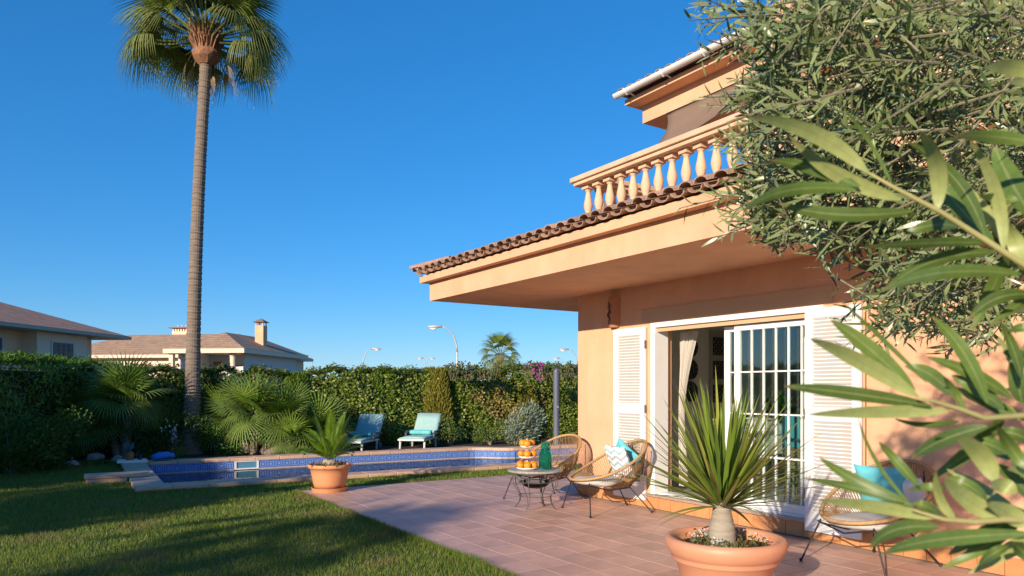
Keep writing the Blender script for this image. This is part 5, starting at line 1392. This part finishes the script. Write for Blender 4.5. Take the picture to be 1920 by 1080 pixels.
# leafless tree on the street
bt_ = at(688, 732, 58); bare = empty('bare_tree', (bt_.x, bt_.y, 0), 0, 'leafless grey tree beyond the hedge under a street lamp', 'tree')
MB().tube([(0, 0, 0), (0, 0, 1.5)], [.14, .10], 8).build('trunk', TWIG_GREY, bare)
m = MB(); rg = random.Random(5)
def br(p, d_, L, r, k):
    q = p+d_*L; m.tube([p, q], [r, r*.6], 4, caps=False)
    if k == 0: return
    for _ in range(4):
        dd = (d_+Vector((rg.uniform(-.9, .9), rg.uniform(-.9, .9), rg.uniform(-.25, .5)))).normalized(); br(q, dd, L*rg.uniform(.55, .85), r*.6, k-1)
for _ in range(6): br(Vector((0, 0, 1.4)), Vector((rg.uniform(-1, 1), rg.uniform(-1, 1), .8)).normalized(), .85, .04, 3)
m.build('crown', TWIG_GREY, bare)

# ------------------------------------------------------------------ olive tree beside the camera
OL_COLS = [(.028, .06, .016), (.052, .098, .024), (.095, .15, .036), (.19, .235, .065)]
OLIVE = leaf_mat('olive_leaf', OL_COLS, under=(.23, .28, .115), rough=.32, trans=.14, spec=.5)
olive = empty('olive_tree', (2.75, 2.75, -.03), 0, 'olive tree with grey green leaves beside the patio', 'tree')
def OW(p): return Vector(p)-Vector((2.75, 2.75, -.03))
tk = MB(); tk.tube([OW((2.75, 2.75, -.03)), OW((2.72, 2.73, .6)), OW((2.66, 2.76, 1.2)), OW((2.6, 2.7, 1.7))], [.15, .12, .11, .10], 12); tk.build('trunk', TRUNK_OLIVE, olive, smooth=True)
crown_poly = [(1395, -60), (1385, 10), (1348, 55), (1365, 120), (1352, 170), (1385, 215), (1352, 262), (1400, 300), (1380, 345), (1345, 372), (1440, 420), (1500, 450), (1600, 455), (1640, 490), (1615, 540), (1620, 590), (1680, 640), (1770, 655), (1860, 640), (1930, 600), (2100, 560), (2400, 420), (2450, -200), (2200, -700), (1500, -520)]
tips = []
rg = np.random.default_rng(4)
while len(tips) < 900:
    Y = rg.uniform(1.45, 2.2); px = rg.uniform(1340, 2450); py = rg.uniform(-700, 660)
    if not inside(np.array([px]), np.array([py]), crown_poly)[0]: continue
    if px > 1700: Y += rg.uniform(0, .7)
    if px > 1950 and rg.random() < .7: continue
    if py < -30 and rg.random() < .88: continue
    if 1440 < px < 1960 and py > 455 and rg.random() < .30: continue
    tips.append(at(px, py, Y))
for spx, spy in ((1300, 4), (1330, 30), (1322, 372), (1338, 385), (1352, 398), (1380, 412), (1335, 60), (1338, 165), (1340, 255), (1400, 425), (1440, 440), (1590, 545), (1600, 585), (1625, 625), (1350, 340), (1470, 455)):
    for j in range(2): tips.append(at(spx+rg.uniform(-8, 14), spy+rg.uniform(-10, 10), rg.uniform(1.6, 1.9)))
NSPR = 32
cen = np.array([2.2, 2.2, 2.2])
tw = MB(); PP = []; DD = []; NN = []; LL = []
limbs = []
for k in range(14):
    a = rg.uniform(0, 6.28); d_ = np.array([math.cos(a)*.8-.55, math.sin(a)*.5-.05, rg.uniform(-.05, .9)]); limbs.append(cen*[1, 1, .8]+d_*rg.uniform(.5, 1.0))
lm_ = MB()
for p in limbs: lm_.tube([OW((2.6, 2.7, 1.65)), OW((np.array([2.6, 2.7, 1.9])+p)/2+np.array([0, 0, .12])), OW(p)], [.045, .02, .007], 7)
lm_.build('limbs', TRUNK_OLIVE, olive, smooth=True)
for ti, T_ in enumerate(tips):
    t_ = np.array(T_); out = t_-cen; out = out/np.linalg.norm(out); spray = ti >= len(tips)-NSPR
    d_ = out*.75+rg.normal(size=3)*(.18 if spray else .45)+np.array([-.28, -.15, -.05]); d_ /= np.linalg.norm(d_)
    L = rg.uniform(.26, .38) if spray else rg.uniform(.16, .30); base = t_-d_*L
    bendv = rg.normal(size=3)*.10+np.array([0, 0, -.06]); nn_ = int(L/.0105)
    perp = np.cross(d_, rg.normal(size=3)); perp /= np.linalg.norm(perp)
    pts = [base+d_*L*s+bendv*L*s*s for s in (0, .5, 1)]
    tw.tube([OW(p) for p in pts], [.0028, .0021, .0011], 4, caps=False)
    for k in range(nn_):
        s = (k+.5)/nn_; p = base+d_*L*s+bendv*L*s*s
        q = perp if (k//2) % 2 == 0 else np.cross(d_, perp); q = q*(1 if k % 2 else -1)
        ld = d_*rg.uniform(.55, 1.0)+q*rg.uniform(.6, .95)+rg.normal(size=3)*.16
        PP.append(p); DD.append(ld); NN.append(d_*1.0-q*.4+rg.normal(size=3)*.35+np.array([0, 0, .25])); LL.append(rg.uniform(.044, .072)*(1-.35*max(0, s-.7)/.3))
PP = np.array(PP)-np.array([2.75, 2.75, -.03]); V, F = leaves(PP, np.array(DD), np.array(NN), np.array(LL), np.array(LL)*rg.uniform(.115, .15, len(LL)), bend=.10, fold=.02)
o = link('foliage', raw_mesh('foliage', V, F, OLIVE), None, olive); o['kind'] = 'stuff'
tg = tw.build('twigs', TWIG_GREY, olive); tg['kind'] = 'stuff'

# ------------------------------------------------------------------ young olive shoots close to the camera
FG_TOP = [(.085, .135, .028), (.12, .19, .035), (.15, .22, .045)]
FGL = leaf_mat('shoot_leaf', FG_TOP, under=(.37, .41, .14), rough=.42, trans=.22, per='object', spec=.45, midrib=(.30, .34, .13))
sap = empty('olive_sapling', (1.05, .62, -.03), 0, 'young olive with long glossy leaves reaching in from the side', 'tree')
SO = Vector((1.05, .62, -.03))
def stem(pts, r):
    MB().tube([at(*p)-SO for p in pts], r, 8).build('stem', TWIG, sap, smooth=True)
stem([(2350, 700, .66), (2120, 620, .63), (1920, 497, .60), (1847, 450, .60), (1763, 397, .60), (1673, 350, .60), (1627, 323, .60)], [.006, .004, .0027, .0024, .0021, .0017, .0009])
stem([(2350, 880, .66), (2100, 815, .62), (1920, 779, .58), (1844, 784, .57), (1803, 768, .57), (1748, 752, .565), (1720, 745, .56)], [.006, .004, .0025, .0022, .0020, .0016, .0009])
stem([(2330, 1010, .62), (2080, 985, .56), (1880, 974, .53), (1828, 979, .53), (1769, 974, .53), (1711, 956, .525)], [.0055, .0035, .0024, .0021, .0017, .0008])
MB().tube([Vector((1.05, .62, -.03))-SO, Vector((1.03, .63, .5))-SO, Vector((.93, .65, 1.05))-SO, Vector((.72, .66, 1.47))-SO, Vector((.66, .66, 1.9))-SO], [.016, .014, .011, .007, .003], 9).build('trunk', TRUNK_OLIVE, sap, smooth=True)
for a, b in (((.70, .66, 1.50), at(2350, 700, .66)), ((.80, .66, 1.3), at(2350, 880, .66)), ((.87, .65, 1.2), at(2330, 1010, .62))): MB().tube([Vector(a)-SO, Vector(b)-SO], [.008, .006], 7).build('stem', TWIG, sap, smooth=True)
def big_leaf(base, tip, mid, wpx, Yb, Yt, roll, pale):
    """one lance shaped leaf through three points, given a midrib fold"""
    A_, C_ = at(*base, Yb), at(*tip, Yt); M_ = at(*mid, (Yb+Yt)/2+(.012 if roll else -.008))
    W_ = wpx/FOC*(Yb+Yt)/2; n = 14; V = []; F = []
    view = ((A_+C_)/2-Vector((0, 0, EYE))).normalized()
    for i in range(n+1):
        t = i/n; ctrl = M_*2-(A_+C_)/2
        p = A_*(1-t)**2+ctrl*2*t*(1-t)+C_*t*t
        tg_ = ((ctrl-A_)*2*(1-t)+(C_-ctrl)*2*t).normalized()
        s = tg_.cross(view).normalized(); nn_ = s.cross(tg_).normalized()
        rl = roll+.25*math.sin(t*2.5+wpx)
        s2 = s*math.cos(rl)+nn_*math.sin(rl); n2 = s2.cross(tg_)
        w_ = W_*.5*(max(0, math.sin(math.pi*min(1, (t**.80)*.985+.012)))**.72)+.0005/FOC*1000*.4
        if t < .05: w_ = min(w_, .0012)
        fd = .16*w_
        V += [p-s2*w_-n2*fd*(-1 if pale else 1)*-1, p, p+s2*w_-n2*fd*(-1 if pale else 1)*-1]
    for i in range(n):
        for k in (0, 1):
            f = (i*3+k, i*3+k+1, (i+1)*3+k+1, (i+1)*3+k)
            F.append(f)
    mb = MB(); mb.add([v-SO for v in V], F, [[(q//3/n, (q % 3)-1.0) for q in f] for f in F]); me = mb.mesh('leaf', FGL, smooth=True)
    # which side of the leaf looks at the camera
    c = Vector((0, 0, 0))
    nrm_ = sum((p.normal*p.area for p in me.polygons), Vector((0, 0, 0)))
    facing = nrm_.dot(Vector((0, 0, EYE))-(A_+C_)/2) > 0
    if facing == bool(pale): me.flip_normals()
    link('leaf', me, None, sap)
LV = [  # base, tip, mid, width, depth at base, depth at tip, roll, underside shows
((1627, 323), (1400, 218), (1525, 250), 30, .60, .57, .2, 1), ((1690, 374), (1480, 254), (1567, 324), 30, .60, .62, .5, 1), ((1612, 350), (1443, 301), (1520, 315), 24, .61, .64, .1, 0),
((1605, 356), (1393, 397), (1480, 357), 24, .61, .58, .2, 0), ((1712, 396), (1460, 381), (1570, 402), 27, .60, .63, .1, 0), ((1672, 346), (1578, 198), (1632, 270), 7, .60, .60, .1, 0),
((1757, 394), (1724, 245), (1757, 310), 30, .60, .55, .2, 1), ((1847, 442), (1695, 262), (1790, 335), 24, .60, .64, .3, 0), ((1855, 455), (1617, 464), (1740, 456), 19, .60, .57, .2, 0),
((1868, 473), (1660, 541), (1755, 488), 26, .60, .62, .2, 0), ((1915, 514), (1655, 543), (1770, 511), 27, .60, .56, .1, 0), ((1882, 470), (1817, 258), (1868, 362), 22, .60, .57, .3, 1),
((1935, 405), (1864, 272), (1890, 330), 40, .58, .64, .1, 0), ((1950, 268), (1787, 255), (1860, 256), 24, .56, .54, .1, 0), ((1960, 140), (1845, 127), (1900, 126), 32, .55, .54, .1, 1), ((1960, 165), (1888, 153), (1925, 156), 16, .55, .54, .1, 1),
((1927, 500), (1889, 415), (1905, 455), 30, .60, .60, .1, 1), ((1797, 424), (1692, 441), (1742, 423), 22, .61, .66, .1, 0), ((1910, 376), (1836, 368), (1870, 371), 18, .6, .58, .1, 0),
((1715, 733), (1558, 600), (1628, 652), 32, .565, .60, .1, 0), ((1724, 746), (1519, 635), (1610, 676), 31, .565, .54, .1, 1), ((1747, 761), (1470, 724), (1590, 737), 27, .565, .58, .2, 0),
((1778, 771), (1517, 777), (1645, 772), 25, .57, .55, .1, 1), ((1738, 718), (1574, 562), (1657, 638), 8, .565, .57, .1, 0), ((1851, 756), (1747, 593), (1806, 660), 27, .57, .60, .3, 0),
((1897, 746), (1738, 669), (1820, 700), 26, .57, .61, .2, 0), ((1787, 742), (1696, 687), (1740, 700), 27, .57, .62, .1, 0), ((1916, 710), (1875, 600), (1900, 655), 20, .57, .58, .3, 0),
((1935, 552), (1818, 598), (1868, 560), 26, .58, .60, .1, 0), ((1940, 612), (1890, 621), (1915, 614), 17, .58, .58, .1, 0), ((1851, 799), (1750, 818), (1800, 813), 15, .57, .55, .2, 0),
((1799, 789), (1678, 785), (1735, 797), 13, .57, .60, .3, 0), ((1811, 773), (1769, 706), (1790, 735), 14, .57, .56, .2, 0), ((1883, 767), (1784, 704), (1830, 728), 27, .575, .62, .1, 0), ((1917, 756), (1894, 678), (1907, 715), 30, .575, .60, .1, 0),
((1712, 948), (1537, 858), (1611, 904), 23, .525, .55, .1, 0), ((1695, 942), (1507, 897), (1597, 914), 17, .525, .54, .3, 0), ((1751, 972), (1535, 938), (1639, 949), 25, .53, .51, .1, 1),
((1709, 948), (1609, 784), (1645, 868), 7, .525, .53, .1, 0), ((1723, 911), (1648, 828), (1682, 866), 18, .53, .55, .1, 0), ((1762, 988), (1632, 1028), (1680, 993), 27, .53, .51, .1, 0),
((1935, 1000), (1657, 1038), (1760, 1012), 30, .53, .51, .1, 0), ((1851, 799), (1709, 860), (1770, 824), 28, .56, .54, .1, 0), ((1866, 904), (1792, 820), (1838, 850), 38, .54, .52, .1, 1),
((1873, 973), (1768, 898), (1816, 938), 34, .53, .51, .1, 1), ((1935, 990), (1849, 943), (1890, 962), 34, .53, .51, .1, 1), ((1925, 880), (1871, 800), (1895, 838), 24, .53, .51, .1, 0),
((1771, 916), (1704, 919), (1738, 913), 15, .53, .53, .1, 0), ((1793, 976), (1755, 882), (1764, 935), 19, .53, .52, .3, 1), ((1891, 1023), (1835, 1060), (1860, 1040), 20, .53, .52, .1, 0),
((1849, 939), (1770, 897), (1812, 908), 23, .54, .57, .1, 0), ((1935, 889), (1888, 880), (1912, 882), 15, .54, .53, .1, 1), ((1766, 970), (1710, 944), (1738, 950), 20, .53, .56, .1, 0),
((1905, 925), (1855, 907), (1880, 910), 30, .53, .52, .1, 1), ((1940, 1055), (1899, 1018), (1918, 1034), 27, .53, .52, .1, 0), ((1900, 860), (1822, 828), (1862, 836), 30, .56, .60, .2, 0), ((1930, 935), (1860, 870), (1900, 895), 26, .56, .58, .2, 0),
((1935, 830), (1860, 812), (1898, 812), 24, .56, .58, .1, 0), ((1940, 690), (1880, 660), (1910, 668), 26, .58, .61, .1, 0)]
for q in LV: big_leaf(*q)
rgl = random.Random(33)
for sx0, sx1, sy0, sy1, dep in ((1850, 2150, 450, 640, .61), (1870, 2150, 780, 820, .59), (1880, 2100, 978, 986, .545)):
    for k in range(11):
        t = (k+.5)/11; bx_, by_ = sx0+(sx1-sx0)*t, sy0+(sy1-sy0)*t
        ang = math.pi*(1.0 if k % 2 else 1.0)+rgl.choice((-1, 1))*rgl.uniform(.35, 1.15); Lp = rgl.uniform(110, 200)
        ex_, ey_ = bx_+Lp*math.cos(ang), by_-Lp*math.sin(ang)
        mx_, my_ = (bx_+ex_)/2+rgl.uniform(-10, 10), (by_+ey_)/2+rgl.uniform(-14, 6)
        big_leaf((bx_, by_), (ex_, ey_), (mx_, my_), rgl.uniform(18, 30), dep, dep+rgl.uniform(.02, .09), rgl.uniform(0, .5), rgl.random() < .3)

# ------------------------------------------------------------------ the garden behind the camera, which shades the lawn
def shade_tree(loc, zc, rx, rz, label, n=620, h=4.0, seed=1):
    e = empty('garden_tree', (*loc, -.04), 0, label, 'tree', 'trees behind the lawn')
    MB().tube([(0, 0, 0), (.1, 0, h*.5), (0, .1, zc)], [.2, .16, .08], 9).build('trunk', TRUNK_OLIVE, e)
    cs = RNG.normal(size=(26, 3))*[rx*.42, rx*.35, rz*.42]+[0, 0, zc]; k = RNG.integers(0, 26, n)
    P = cs[k]+rand_dirs(n)*(RNG.random(n)**.5)[:, None]*rx*.34
    P[:, 2] = np.clip(P[:, 2], zc-rz, zc+rz)
    V, F = leaves(P, rand_dirs(n), rand_dirs(n), .30, .17); o = link('foliage', raw_mesh('foliage', V, F, leaf_mat('shade_leaf', [(.05, .09, .02), (.08, .14, .03)])), None, e); o['kind'] = 'stuff'
shade_tree((-13.3, -2.2), 4.28, 1.9, .80, 'broad garden tree behind the lawn, closest to the low spreading tree')
shade_tree((-11.5, -2.2), 3.95, 1.6, .42, 'low spreading garden tree behind the lawn, next to the small palm', h=3.0)
shade_tree((-17.3, -2.2), 4.9, 2.2, 1.1, 'broad garden tree in the middle behind the lawn')
shade_tree((-22.0, -2.0), 5.1, 2.4, 1.2, 'broad garden tree farthest behind the lawn')
hedge('rear_hedge', [(-18, -2.2), (-12.0, -2.1), (-5.5, -2.0)], 2.22, .7, 90, [(.04, .08, .015), (.07, .13, .02)], 'tall hedge closing the garden behind the lawn', leaf=(.16, .10), group=None)
gp2 = empty('garden_palm', (-7.6, -2.3, -.04), 0, 'small palm behind the lawn whose fronds shade the patio edge', 'palm tree')
MB().tube([(0, 0, 0), (0, 0, 2.95)], [.2, .15], 9).build('trunk', TRUNK_PALM, gp2)
rg2 = random.Random(8)
for k in range(30):
    a = k*2.39996; el = rad(70-95*(k/30)); o = link('frond', wm_[min(3, k//8)], None, gp2, (0, 0, 3.0), (rg2.uniform(-.3, .3), -el, a)); o.scale = [.68]*3
